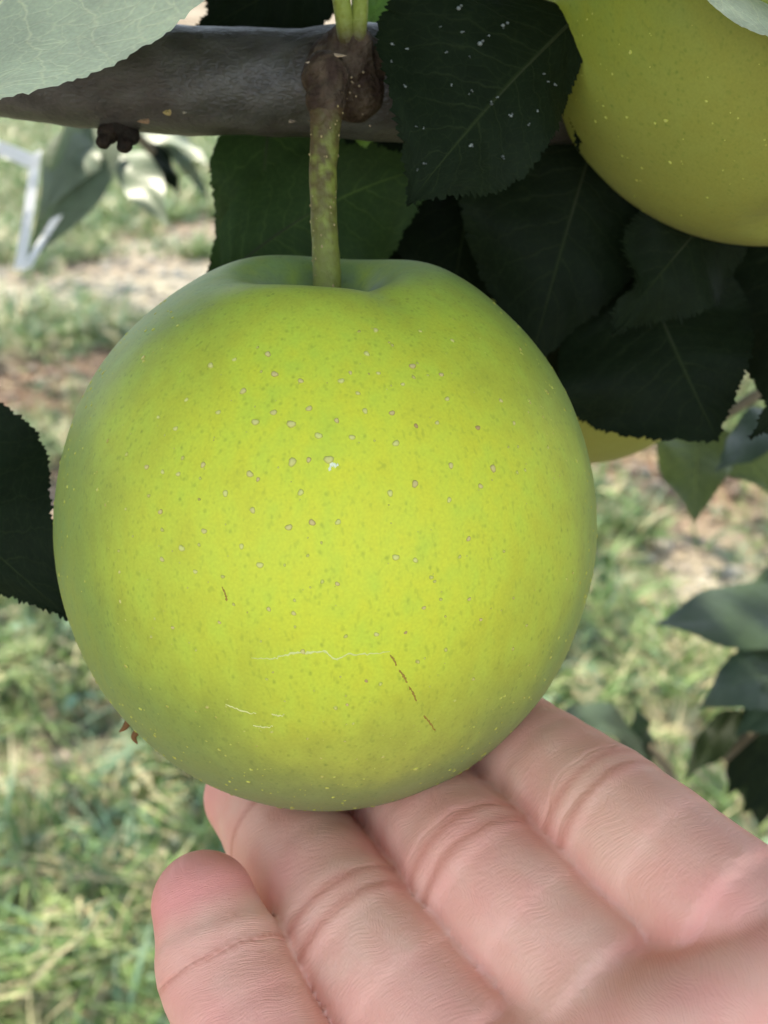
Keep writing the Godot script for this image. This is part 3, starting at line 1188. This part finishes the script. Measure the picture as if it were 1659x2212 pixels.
	part("spur_pores", pb, M.dot, branch, "", true)

	# ---- leaves, from the front to the back (places and depths; facing in the camera's axes)
	var toward := dir(0, 0.1, 1)
	leaf_at(o, [360, -430, 0.150], [90, -120, 0.139], [-250, 330, 0.133], dir(-0.10, 0.72, 0.62), 260, 300, {"skin": "leaf_sheen", "label": "big pale leaf with a bright glossy sheen", "fold": 0.05, "curl": 0.12, "right": [0, 14, 20, 22, 20, 14, 7, 0], "left": [0, 24, 33, 34.5, 29.5, 20, 9.0, 0]})
	leaf_at(o, [1262, 20, 0.158], [1060, 210, 0.146], [878, 446, 0.1465], dir(-0.05, -0.10, 1), 300, 215, {"label": "dark leaf hanging beside the stalk with its tip down", "right": [0, 15, 19.5, 20.5, 17.5, 11.5, 4.6, 0], "left": [0, 4.8, 7.2, 8.8, 9.6, 8.2, 4.0, 0], "fold": 0.04, "curl": 0.18, "petiole": [at(1262, 20, 0.158), at(1290, -60, 0.163), at(1240, -200, 0.166)]})
	leaf_at(o, [1195, -160, 0.172], [1225, 40, 0.168], [1250, 330, 0.170], dir(0.3, -0.1, 1), 60, 70, {"fold": 0.3})
	leaf_at(o, [472, 610, 0.182], [690, 400, 0.184], [985, 350, 0.190], dir(0.1, -0.25, 1), 215, 120, {"label": "dark leaf behind the stalk with a pale curved edge", "skin": "leaf_mid", "fold": 0.1})
	leaf_at(o, [590, 190, 0.190], [560, 420, 0.189], [540, 830, 0.196], dir(-0.3, 0.0, 1), 122, 190, {"label": "dark leaf with a straight left edge behind the stalk", "skin": "leaf_mid", "right": [0, 7.5, 9.6, 9.6, 9.4, 9.0, 5, 0], "teeth": 0.0002})
	leaf_at(o, [1300, 250, 0.186], [1235, 450, 0.184], [1135, 830, 0.192], dir(-0.1, -0.3, 1), 245, 190, {"label": "blackish leaf hanging behind the top right shoulder of the pear", "fold": 0.05})
	leaf_at(o, [1590, 400, 0.182], [1450, 560, 0.180], [1320, 724, 0.179], dir(0.05, -0.2, 1), 120, 105, {"label": "dark torn leaf tip below the second pear", "fold": 0.0, "right": [0, 7, 9, 9, 7.5, 2.2, 2.6, 0], "left": [0, 8, 10, 10.5, 9.5, 6.5, 2.5, 0], "teeth": 0.0006})
	leaf_at(o, [1375, 560, 0.192], [1450, 740, 0.187], [1552, 955, 0.187], dir(0.0, -0.12, 1), 240, 215, {"label": "large dark leaf hanging to the right of the pear", "right": [0, 12, 17.5, 20, 20.5, 17, 10, 0], "left": [0, 10, 14, 15, 13.5, 10, 5.5, 0], "fold": 0.03, "curl": 0.1})
	leaf_at(o, [1960, 640, 0.185], [1800, 800, 0.180], [1618, 948, 0.178], dir(0, -0.2, 1), 130, 100, {"label": "tip of a dark leaf at the right edge"})
	leaf_at(o, [1060, 210, 0.205], [1010, 420, 0.203], [960, 760, 0.21], dir(0.1, -0.3, 1), 200, 230, {"fold": 0.05})
	leaf_at(o, [760, 200, 0.207], [800, 300, 0.206], [880, 640, 0.21], dir(0.1, -0.3, 1), 200, 180, {"fold": 0.05})
	leaf_at(o, [1560, 300, 0.207], [1480, 500, 0.206], [1400, 860, 0.212], dir(-0.1, -0.3, 1), 240, 240, {"fold": 0.05})
	leaf_at(o, [1800, 380, 0.205], [1720, 600, 0.204], [1660, 900, 0.208], dir(-0.1, -0.3, 1), 210, 220, {"fold": 0.05})
	leaf_at(o, [1180, 520, 0.21], [1230, 700, 0.21], [1290, 900, 0.214], dir(-0.1, -0.3, 1), 190, 160, {"fold": 0.05})
	# above and behind the branch
	leaf_at(o, [760, -130, 0.188], [600, -20, 0.186], [395, 90, 0.186], dir(-0.1, -0.3, 1), 95, 110, {"label": "dark leaf above the branch left of the petioles"})
	leaf_at(o, [690, 120, 0.192], [560, 30, 0.192], [440, -110, 0.2], dir(0.1, -0.2, 1), 120, 120, {})
	leaf_at(o, [760, 130, 0.205], [800, 60, 0.205], [850, -80, 0.208], dir(0.1, 0.4, 1), 50, 45, {"skin": "leaf_young", "label": "small pale leaf lit behind the petioles"})
	leaf_at(o, [700, 270, 0.183], [750, 300, 0.182], [840, 292, 0.182], dir(0.1, 0.4, 1), 16, 30, {"skin": "leaf_young"})
	leaf_at(o, [1180, -260, 0.150], [1480, -110, 0.138], [1850, 150, 0.130], dir(0.10, 0.90, 0.40), 90, 150, {"skin": "leaf_sheen", "label": "bright leaf lying over the second pear", "right": [0, 8, 12.5, 14.5, 14.0, 11, 5, 0], "fold": 0.05})
	# dried spray residue on the hanging leaf
	var hung := o.get_node("leaf_001") as MeshInstance3D
	var cells_ := hung.mesh.surface_get_arrays(0)
	var rb := Builder.new()
	for k in 34:
		var far := k < 25
		var row := rng.randi_range(40, 100) if far else rng.randi_range(100, 150)
		var n: int = row * 15 + (rng.randi_range(8, 13) if k % 3 else rng.randi_range(3, 7))
		var p0: Vector3 = (cells_[Mesh.ARRAY_VERTEX][n] as Vector3) + o.position + hung.position
		var size := rng.randf_range(0.0001, 0.00026) * (1.7 if rng.randf() < 0.1 else 1.0)
		for j in 2:
			blob(rb, p0 + dir(rng.randfn(), rng.randfn(), 0.0) * size * 1.4 * j + dir(0, 0, 1) * 0.00008, size * (1.0 - 0.35 * j), Color(0.30, 0.33, 0.30).lerp(Color(0.06, 0.07, 0.06), sqrt(rng.randf())), 0.8)
	part("dried_specks", rb, M.dot, hung, "", true)
	# two leaves on upright petioles rising from the spur
	leaf(o, at(735, -330, 0.148), at(690, -480, 0.138), at(560, -760, 0.125), dir(0, 0.7, -0.7), oval(16), oval(16), {"label": "leaf on the left of two green petioles", "spur": 1, "petiole_radius": 0.00125, "petiole": [at(752, 118, 0.1535), at(741, 25, 0.1508), at(722, -120, 0.149), at(735, -330, 0.148)]})
	leaf(o, at(850, -330, 0.150), at(900, -500, 0.140), at(1010, -760, 0.13), dir(0, 0.7, -0.7), oval(16), oval(16), {"label": "leaf on the right of two green petioles", "spur": 1, "petiole_radius": 0.0012, "petiole": [at(768, 118, 0.1535), at(777, 25, 0.1515), at(782, -120, 0.152), at(850, -330, 0.150)]})
	# unseen leaves added above and at the right to darken the second pear
	for q in [[1850, -420, 0.150, 1900, 330, 0.140], [2050, -300, 0.13, 2020, 420, 0.12], [1500, -620, 0.140, 1420, -160, 0.135], [1750, -650, 0.120, 1690, -150, 0.118], [2250, 0, 0.16, 2180, 700, 0.15], [1150, -700, 0.14, 1060, -220, 0.14]]:
		leaf_at(o, [q[0], q[1], q[2]], [(q[0] + q[3]) * 0.5 + 40, (q[1] + q[4]) * 0.5, (q[2] + q[5]) * 0.5 - 0.006], [q[3], q[4], q[5]], dir(-0.2, 0.3, 1), 230, 220, {"rows": 60})
	# low on the left, its tip touching the pear
	leaf_at(o, [-330, 900, 0.172], [-90, 1130, 0.164], [158, 1342, 0.160], dir(-0.15, 0.15, 1), 90, 245, {"label": "dark net-veined leaf whose tip touches the pear", "left": [0, 12, 16.5, 17.5, 16, 11, 5, 0], "right": [0, 6, 8, 7.5, 6.5, 5, 2.2, 0], "fold": 0.12, "petiole": [at(-330, 900, 0.172), at(-480, 600, 0.175), at(-620, -40, 0.184)]})

	# ---- crown overhead, unseen, with clumps added along sun lines to shade the fruit
	var lb := Builder.new()
	for r in 6:
		var s := r / 5.0
		var w := 0.30 * sin(PI * pow(s, 0.75)) + 0.004
		var y := -0.25 * s * s
		lb.add(Vector3(-w, y + w * 0.25, s))
		lb.add(Vector3(0, y, s))
		lb.add(Vector3(w, y + w * 0.25, s))
	lb.lattice(0, 6, 3)
	lb.smooth(false)
	var places := []
	var tint := []
	var clear := [at(60, -60, 0.138), at(150, 40, 0.14), at(1620, -20, 0.135), at(200, 400, 0.53), at(330, 400, 0.53), at(1560, 1330, 0.42), at(1300, 1530, 0.43)]
	var gap := [0.015, 0.008, 0.02, 0.06, 0.06, 0.05, 0.05]
	var shade := [at(711, 1138, 0.16), at(1100, 1900, 0.145), at(700, 1900, 0.15), at(1730, -60, 0.172), at(1100, 400, 0.17), at(500, 200, 0.165), at(300, 1300, 0.16), at(711, 590, 0.15), at(1220, 60, 0.15), at(1580, 2080, 0.125), at(1350, 2200, 0.125), at(450, 620, 0.155)]
	for n in 18200:
		var p := Vector3(rng.randf_range(-2.2, 1.9), 0, 0)
		var dense := n < 3800
		if n < 5200:
			var target: Vector3 = shade[n % shade.size()]
			p = target + to_sun * rng.randf_range(0.35, 1.4) + Vector3(rng.randfn(), rng.randfn() * 0.5, rng.randfn()) * 0.11
		else:
			p = Vector3(rng.randf_range(-2.6, 2.2), rng.randf_range(1.5, 2.7), rng.randf_range(-5.5, -0.02))
			if n % 6 == 0 or n % 6 == 2:      # unseen leaves added overhead and at the sides to block sky and bounce
				p = Vector3(rng.randf_range(-2.0, 1.8), rng.randf_range(1.6, 2.3), rng.randf_range(-1.4, 0.9))
			elif n % 6 == 1:
				p = Vector3((1.0 if n % 12 < 6 else -1.0) * rng.randf_range(0.6, 1.8), rng.randf_range(0.75, 1.9), rng.randf_range(-0.75, 0.5))
			var hole := wobble.get_noise_3dv(p * Vector3(60, 25, 60))
			if hole < -0.02 and n % 6 > 2:
				continue
		if p.y < 1.36 and absf(p.x) < 0.55:
			continue
		var blocked := false
		for k in clear.size():
			var away: Vector3 = p - clear[k]
			if (away - to_sun * away.dot(to_sun)).length() < gap[k] + 0.035:
				blocked = true
		if blocked:
			continue
		var size := rng.randf_range(0.06, 0.105)
		var turn := Basis(Vector3.UP, rng.randf() * TAU) * Basis(Vector3.RIGHT, rng.randf_range(-0.2, 0.9)) * Basis(Vector3.FORWARD, rng.randf_range(-0.5, 0.5))
		places.append(Transform3D(turn.scaled(Vector3.ONE * size), p - foot))
		var g := rng.randf()
		tint.append(Color(0.035, 0.06, 0.02).lerp(Color(0.07, 0.10, 0.03), g))
	scatter("shading_crown", lb.mesh(), places, tint, M.shading_crown, o)
	# limbs that carry the crown
	for k in 5:
		var limb := Builder.new()
		var a: float = [-2.6, -1.9, -1.3, -2.2, 2.7][k]
		var high: float = [1.75, 2.1, 1.9, 2.2, 2.0][k]
		var start := foot + Vector3(0, 1.4 + 0.12 * k, -0.02)
		var tip := foot + Vector3(cos(a) * 2.6, high + 0.25, sin(a) * 2.6)
		limb.tube(smoothed([start, start.lerp(tip, 0.4) + Vector3(0, 0.28, 0), tip]), smoothed_f([0.022, 0.014, 0.005]), 10, Color(0.13, 0.11, 0.09))
		part("limb", limb, M.bark, o)

# lumps joined into one rounded body: points of a sphere pushed out to the farthest lump along each ray
func lumpy(b: Builder, c: Vector3, lumps: Array, reach: float, dark: Color, light: Color) -> void:
	var rows := 60
	var cols := 90
	for j in rows + 1:
		var p := PI * j / rows
		for k in cols + 1:
			var a := TAU * k / cols
			var d := view.basis * Vector3(sin(p) * sin(a), cos(p), sin(p) * cos(a))
			var r := 0.0
			var soft := 0.0
			for l in lumps:
				var oc: Vector3 = c - l[0]
				var bb := oc.dot(d)
				var q: float = bb * bb - oc.length_squared() + l[1] * l[1]
				if q > 0.0:
					var far := -bb + sqrt(q)
					r = maxf(r, far)
					soft += pow(maxf(far, 0.0), 8.0)
			r = lerpf(r, pow(soft, 0.125), 0.6)
			var n := wobble.get_noise_3dv((c + d * r) * 5000.0)
			var n2 := wobble.get_noise_3dv((c + d * r) * Vector3(14000, 5000, 14000) + Vector3.ONE * 9.0)
			r = clampf(r, 0.0004, reach) * (1.0 + 0.07 * n + 0.035 * n2)
			b.add(c + d * r, Vector2(float(k) / cols, float(j) / rows), dark.lerp(light, clampf(0.35 + n2 * 1.4, 0.0, 1.0)))
	b.lattice(0, rows + 1, cols + 1)


# ------------------------------------------------------------------ the three pears
func pears() -> void:
	var upright := view.basis * Basis(Vector3.RIGHT, deg_to_rad(PEAR_TILT))
	var marks := [
		Vector3(45.6, -28.0, 25), Vector3(44.2, -21.8, 18), Vector3(42.9, -12.8, 22), Vector3(46.8, -9.8, 25), Vector3(48.0, -3.1, 20), Vector3(50.2, -16.7, 24), Vector3(52.5, -30.5, 18), Vector3(56.3, -36.3, 16), Vector3(54.3, -21.3, 20), Vector3(53.9, -8.6, 24), Vector3(53.1, -0.8, 24), Vector3(55.7, -12.3, 25), Vector3(55.9, -4.5, 30), Vector3(57.9, 1.3, 24), Vector3(57.9, -30.5, 20), Vector3(62.4, -3.8, 32), Vector3(62.0, -0.6, 20), Vector3(65.2, -34.7, 20), Vector3(65.6, -30.5, 18), Vector3(65.6, -26.8, 18), Vector3(63.6, -21.8, 22), Vector3(64.6, -11.9, 26), Vector3(65.4, -10.2, 16), Vector3(68.0, -16.2, 24), Vector3(67.4, -2.0, 22), Vector3(72.3, -29.1, 20), Vector3(70.5, -10.7, 22), Vector3(72.3, 0.1, 22),
		Vector3(73.1, -4.0, 22), Vector3(74.5, -19.5, 22), Vector3(77.8, -23.6, 26), Vector3(80.2, -27.5, 18), Vector3(45.4, -53.8, 18), Vector3(76.5, -12.3, 18), Vector3(36.9, 19.7, 22), Vector3(36.9, 35.6, 16), Vector3(40.1, 44.3, 18), Vector3(42.5, 14.6, 22), Vector3(45.4, 26.4, 25), Vector3(47.6, 33.5, 20), Vector3(46.4, 9.3, 16), Vector3(46.6, 16.5, 16), Vector3(48.0, 6.8, 22), Vector3(49.0, 22.0, 16), Vector3(50.4, 10.5, 16), Vector3(53.7, 11.6, 22), Vector3(54.3, 17.6, 20), Vector3(52.5, 32.1, 20), Vector3(54.3, 47.3, 20), Vector3(55.3, 5.2, 20), Vector3(58.3, 8.2, 20), Vector3(56.9, 22.4, 18), Vector3(56.7, 27.5, 16), Vector3(58.5, 37.2, 20), Vector3(59.7, 17.2, 24), Vector3(58.9, 48.0, 16),
		Vector3(64.4, 28.0, 20), Vector3(66.0, 37.6, 26), Vector3(62.0, 3.3, 30), Vector3(68.6, 33.5, 20), Vector3(66.8, 19.7, 28), Vector3(68.0, 14.6, 22), Vector3(70.1, 26.1, 18), Vector3(72.3, 4.7, 20), Vector3(77.1, 28.9, 20), Vector3(78.6, 14.6, 24), Vector3(79.4, 18.1, 18), Vector3(81.4, -20.6, 16), Vector3(79.4, -8.9, 22), Vector3(84.2, -37.4, 14), Vector3(89.5, -37.0, 14), Vector3(91.9, -25.0, 14), Vector3(89.7, -16.0, 14), Vector3(94.1, -1.7, 20), Vector3(86.7, -7.3, 16), Vector3(87.3, -3.1, 18), Vector3(82.4, 4.3, 16), Vector3(87.5, 28.0, 14), Vector3(87.7, 19.2, 14), Vector3(91.5, 10.7, 18), Vector3(91.7, 15.8, 14), Vector3(100.0, 8.9, 14), Vector3(91.7, 30.3, 14), Vector3(104.5, 5.6, 14)]
	var c := at(711, 1138, 0.16)
	var hollow := c + upright * Vector3(0, 0.0292, 0)
	for k in marks.size():
		marks[k].x -= 6.0 * cos(deg_to_rad(marks[k].y))
	var one := pear("large round yellow-green pear resting on the fingertips", c, upright, marks, 1900,
		[[hollow, at(706, 600, 0.1497), at(700, 480, 0.1497), at(698, 360, 0.1498), at(704, 262, 0.1499), at(706, 205, 0.1502)], [0.0021, 0.0019, 0.00182, 0.0019, 0.00215, 0.0026]])
	scar(one, "pale_scar", c, upright, [Vector2(95.6, -10.5), Vector2(95.6, -7.0), Vector2(95.0, -5.4), Vector2(94.2, -2.2), Vector2(94.4, -1.0), Vector2(94.1, 1.7), Vector2(95.6, 3.8), Vector2(94.8, 5.9), Vector2(95.0, 9.1), Vector2(94.8, 13.0)], 0.00017, Color(0.60, 0.62, 0.22))
	for q in [[105.3, -16.0, 106.7, -10.5], [106.5, -7.7, 106.5, -5.4], [109.5, -11.4, 109.3, -7.7]]:
		scar(one, "pale_scar", c, upright, [Vector2(q[0], q[1]), Vector2((q[0] + q[2]) * 0.5 + 0.4, (q[1] + q[3]) * 0.5), Vector2(q[2], q[3])], 0.00013, Color(0.62, 0.62, 0.24))
	for q in [[95.4, 13.0, 97.6, 14.2], [98.4, 14.6, 101.2, 16.2], [101.9, 16.5, 105.3, 18.1], [108.9, 19.9, 113.4, 22.9], [83.4, -15.5, 85.8, -14.6]]:
		scar(one, "brown_scratch", c, upright, [Vector2(q[0], q[1]), Vector2((q[0] + q[2]) * 0.5 + 0.2, (q[1] + q[3]) * 0.5 + 0.2), Vector2(q[2], q[3])], 0.00017, Color(0.32, 0.21, 0.04))
	scar(one, "white_fleck", c, upright, [Vector2(63.9, 3.3), Vector2(62.9, 3.9), Vector2(63.0, 5.2)], 0.0003, Color(0.72, 0.75, 0.55))
	# withered sepal left on the lower left flank
	var sb := Builder.new()
	for q in [[126.5, -53.0, 1.3], [124.2, -54.5, -0.9]]:
		var root := c + upright * on_pear(deg_to_rad(q[0] - 3.5), deg_to_rad(q[1]), -0.0002)
		var out := dir(-0.75, -0.55, 0.1)
		sb.tube(smoothed([root, root + out * 0.0007 + dir(0.2, -1, 0) * 0.0004, root + out * 0.0009 + dir(0.6 * signf(q[2]), -1, 0) * 0.0011 * absf(q[2])]), smoothed_f([0.0005, 0.0004, 0.0001]), 6, Color(0.17, 0.08, 0.03))
	part("withered_sepal", sb, M.dot, one)

	var turn2 := view.basis * Basis(Vector3.RIGHT, deg_to_rad(-8.0)) * Basis(Vector3.UP, 0.5)
	var c2 := at(1692, -60, 0.167)
	var two := pear("second pear cut off by the top right corner of the photo", c2, turn2, [], 800,
		[[c2 + turn2 * Vector3(0, 0.030, 0), c2 + turn2 * Vector3(0.002, 0.046, 0), c2 + turn2 * Vector3(-0.002, 0.066, -0.01), Vector3(0.72, 1.42, -0.26)], [0.0021, 0.0018, 0.002, 0.006]])
	var turn3 := view.basis * Basis(Vector3.RIGHT, deg_to_rad(12.0)) * Basis(Vector3.UP, 3.4)
	var c3 := at(1240, 612, 0.245)
	pear("pear mostly hidden behind the first pear and a dark leaf", c3, turn3, [], 100,
		[[c3 + turn3 * Vector3(0, 0.030, 0), c3 + turn3 * Vector3(0.001, 0.045, 0.004), at(1180, 205, 0.172)], [0.0021, 0.0018, 0.0022]])


func background_shoots() -> void:
	# left, far behind the branch
	var d := 0.55
	var a := shoot("leafy twig hanging behind the branch at the left, leaf edges bright white", at(300, -60, d), [at(300, -60, d), at(255, 120, d), at(270, 250, d), at(330, 330, d)], 0.0035)
	leaf_at(a, [195, 235, d], [165, 370, d - 0.02], [45, 585, d - 0.03], dir(0.55, 0.25, 0.5), 55, 75, {"skin": "leaf_glint", "fold": 0.7, "curl": 0.0})
	leaf_at(a, [225, 330, d - 0.01], [140, 290, d - 0.02], [85, 480, d - 0.04], dir(0.5, 0.6, 0.4), 55, 60, {"skin": "leaf_glint", "fold": 0.3})
	leaf_at(a, [262, 330, d], [305, 390, d - 0.02], [366, 492, d - 0.03], dir(-0.3, 0.3, 0.9), 42, 48, {"skin": "leaf_glint", "fold": 0.15})
	leaf_at(a, [290, 290, d + 0.03], [380, 280, d + 0.02], [450, 360, d], dir(0.1, 0.7, 0.5), 30, 40, {"skin": "leaf_glint"})
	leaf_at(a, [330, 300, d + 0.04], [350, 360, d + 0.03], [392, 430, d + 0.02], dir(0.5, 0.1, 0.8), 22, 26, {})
	leaf_at(a, [350, 310, d + 0.04], [410, 350, d + 0.04], [452, 440, d + 0.04], dir(-0.5, 0.6, 0.4), 14, 18, {"skin": "leaf_glint"})
	leaf_at(a, [-60, 290, d], [20, 320, d], [78, 395, d - 0.02], dir(0.1, 0.9, 0.3), 14, 18, {"skin": "leaf_glint"})
	var leaf_rim := Builder.new()  # white strips added for the sheen on folded leaf rims
	for arm in [[[-60, 300], [20, 325], [76, 352]], [[78, 330], [66, 440], [42, 578]], [[122, 470], [84, 530], [56, 580]]]:
		var first := leaf_rim.v.size()
		for k in 13:
			var s := k / 12.0
			var x := lerpf(lerpf(arm[0][0], arm[1][0], s), lerpf(arm[1][0], arm[2][0], s), s)
			var y := lerpf(lerpf(arm[0][1], arm[1][1], s), lerpf(arm[1][1], arm[2][1], s), s)
			var c := at(x, y, d - 0.05 + 0.004 * sin(s * 5.0))
			var n := dir(0.9, 0.3, 0.3) if arm[0][0] > 0 else dir(0.2, 1.0, 0.3)
			for e in [[-1.0, 0.0004], [1.0, 0.0004], [1.0, -0.0004], [-1.0, -0.0004], [-1.0, 0.0004]]:
				leaf_rim.add(c + n * 0.0031 * e[0] + n.cross(dir(0, 0.5, 1)).normalized() * e[1])
		leaf_rim.lattice(first, 13, 5)
	leaf_rim.smooth()
	var rim_thing := thing("added_leaf_rim", "added white strips in a narrow V for bright leaf rims at the left", "leaf_rim", at(60, 580, d - 0.05))
	var rim_white := plain(Color(0.95, 0.96, 0.97), 0.4, 0.5)
	rim_white.backlight_enabled = true
	rim_white.backlight = Color(0.8, 0.8, 0.8)
	part("strip", leaf_rim, rim_white, rim_thing)
	# right, just below the big dark leaf
	d = 0.33
	var b := shoot("leafy twig behind the big dark leaf at the right edge", at(1760, 780, d), [at(1760, 780, d), at(1640, 850, d), at(1560, 900, d), at(1500, 930, d)], 0.002)
	leaf_at(b, [1520, 900, d], [1500, 1000, d - 0.01], [1500, 1132, d - 0.03], dir(-0.15, 0.1, 1), 95, 75, {"fold": 0.35, "skin": "leaf_fresh"})
	leaf_at(b, [1720, 880, d - 0.02], [1650, 920, d - 0.03], [1545, 1020, d - 0.05], dir(0.1, 0.8, 0.5), 60, 66, {"skin": "leaf_soft_sheen"})
	leaf_at(b, [1560, 930, d + 0.02], [1600, 980, d], [1690, 1080, d], dir(0.2, 0.3, 1), 70, 60, {"fold": 0.3, "skin": "leaf_fresh"})
	# right, lower
	d = 0.45
	var e := shoot("spray of grey-green leaves above the index finger at the right edge", at(1900, 1420, d), [at(1900, 1420, d), at(1760, 1500, d), at(1650, 1560, d), at(1560, 1640, d)], 0.0035)
	leaf_at(e, [1790, 1330, d], [1600, 1330, d - 0.03], [1412, 1350, d - 0.06], dir(-0.1, 0.55, 0.85), 95, 88, {"skin": "leaf_soft_sheen", "fold": 0.1})
	leaf_at(e, [1760, 1430, d - 0.02], [1640, 1440, d - 0.04], [1508, 1530, d - 0.07], dir(0.1, 0.5, 0.85), 72, 100, {"skin": "leaf_soft_sheen", "fold": 0.15})
	leaf_at(e, [1600, 1530, d], [1540, 1600, d], [1475, 1690, d - 0.02], dir(-0.5, 0.3, 0.9), 34, 40, {"fold": 0.2})
	leaf_at(e, [1720, 1540, d + 0.03], [1640, 1600, d + 0.03], [1570, 1720, d + 0.02], dir(0.2, -0.2, 1), 90, 80, {})
	leaf_at(e, [1640, 1600, d + 0.06], [1650, 1680, d + 0.05], [1640, 1790, d + 0.04], dir(0.2, -0.1, 1), 90, 80, {})
	leaf_at(e, [1730, 1500, d + 0.01], [1690, 1580, d], [1640, 1690, d], dir(0.4, 0.2, 1), 40, 40, {})
	leaf_at(e, [1760, 1560, d - 0.02], [1700, 1640, d - 0.03], [1600, 1760, d - 0.03], dir(0.1, 0.0, 1), 80, 80, {"fold": 0.2})
	leaf_at(e, [1800, 1480, d - 0.03], [1700, 1500, d - 0.05], [1585, 1590, d - 0.06], dir(0.0, 0.4, 0.9), 60, 80, {"skin": "leaf_soft_sheen", "fold": 0.15})
	leaf_at(e, [1780, 1240, d + 0.02], [1700, 1250, d], [1590, 1300, d - 0.02], dir(0.1, 0.5, 0.85), 50, 60, {"skin": "leaf_soft_sheen", "fold": 0.15})
	var f := shoot("leaf pair just above the index finger right of the pear", at(1480, 1750, d), [at(1480, 1750, d), at(1440, 1660, d), at(1400, 1610, d)], 0.0025)
	leaf_at(f, [1405, 1640, d], [1330, 1540, d - 0.02], [1195, 1545, d - 0.04], dir(-0.1, 0.75, 0.7), 70, 60, {"skin": "leaf_soft_sheen"})
	leaf_at(f, [1410, 1650, d + 0.01], [1390, 1590, d], [1370, 1515, d], dir(0.4, 0.4, 0.9), 28, 32, {"skin": "leaf_soft_sheen"})
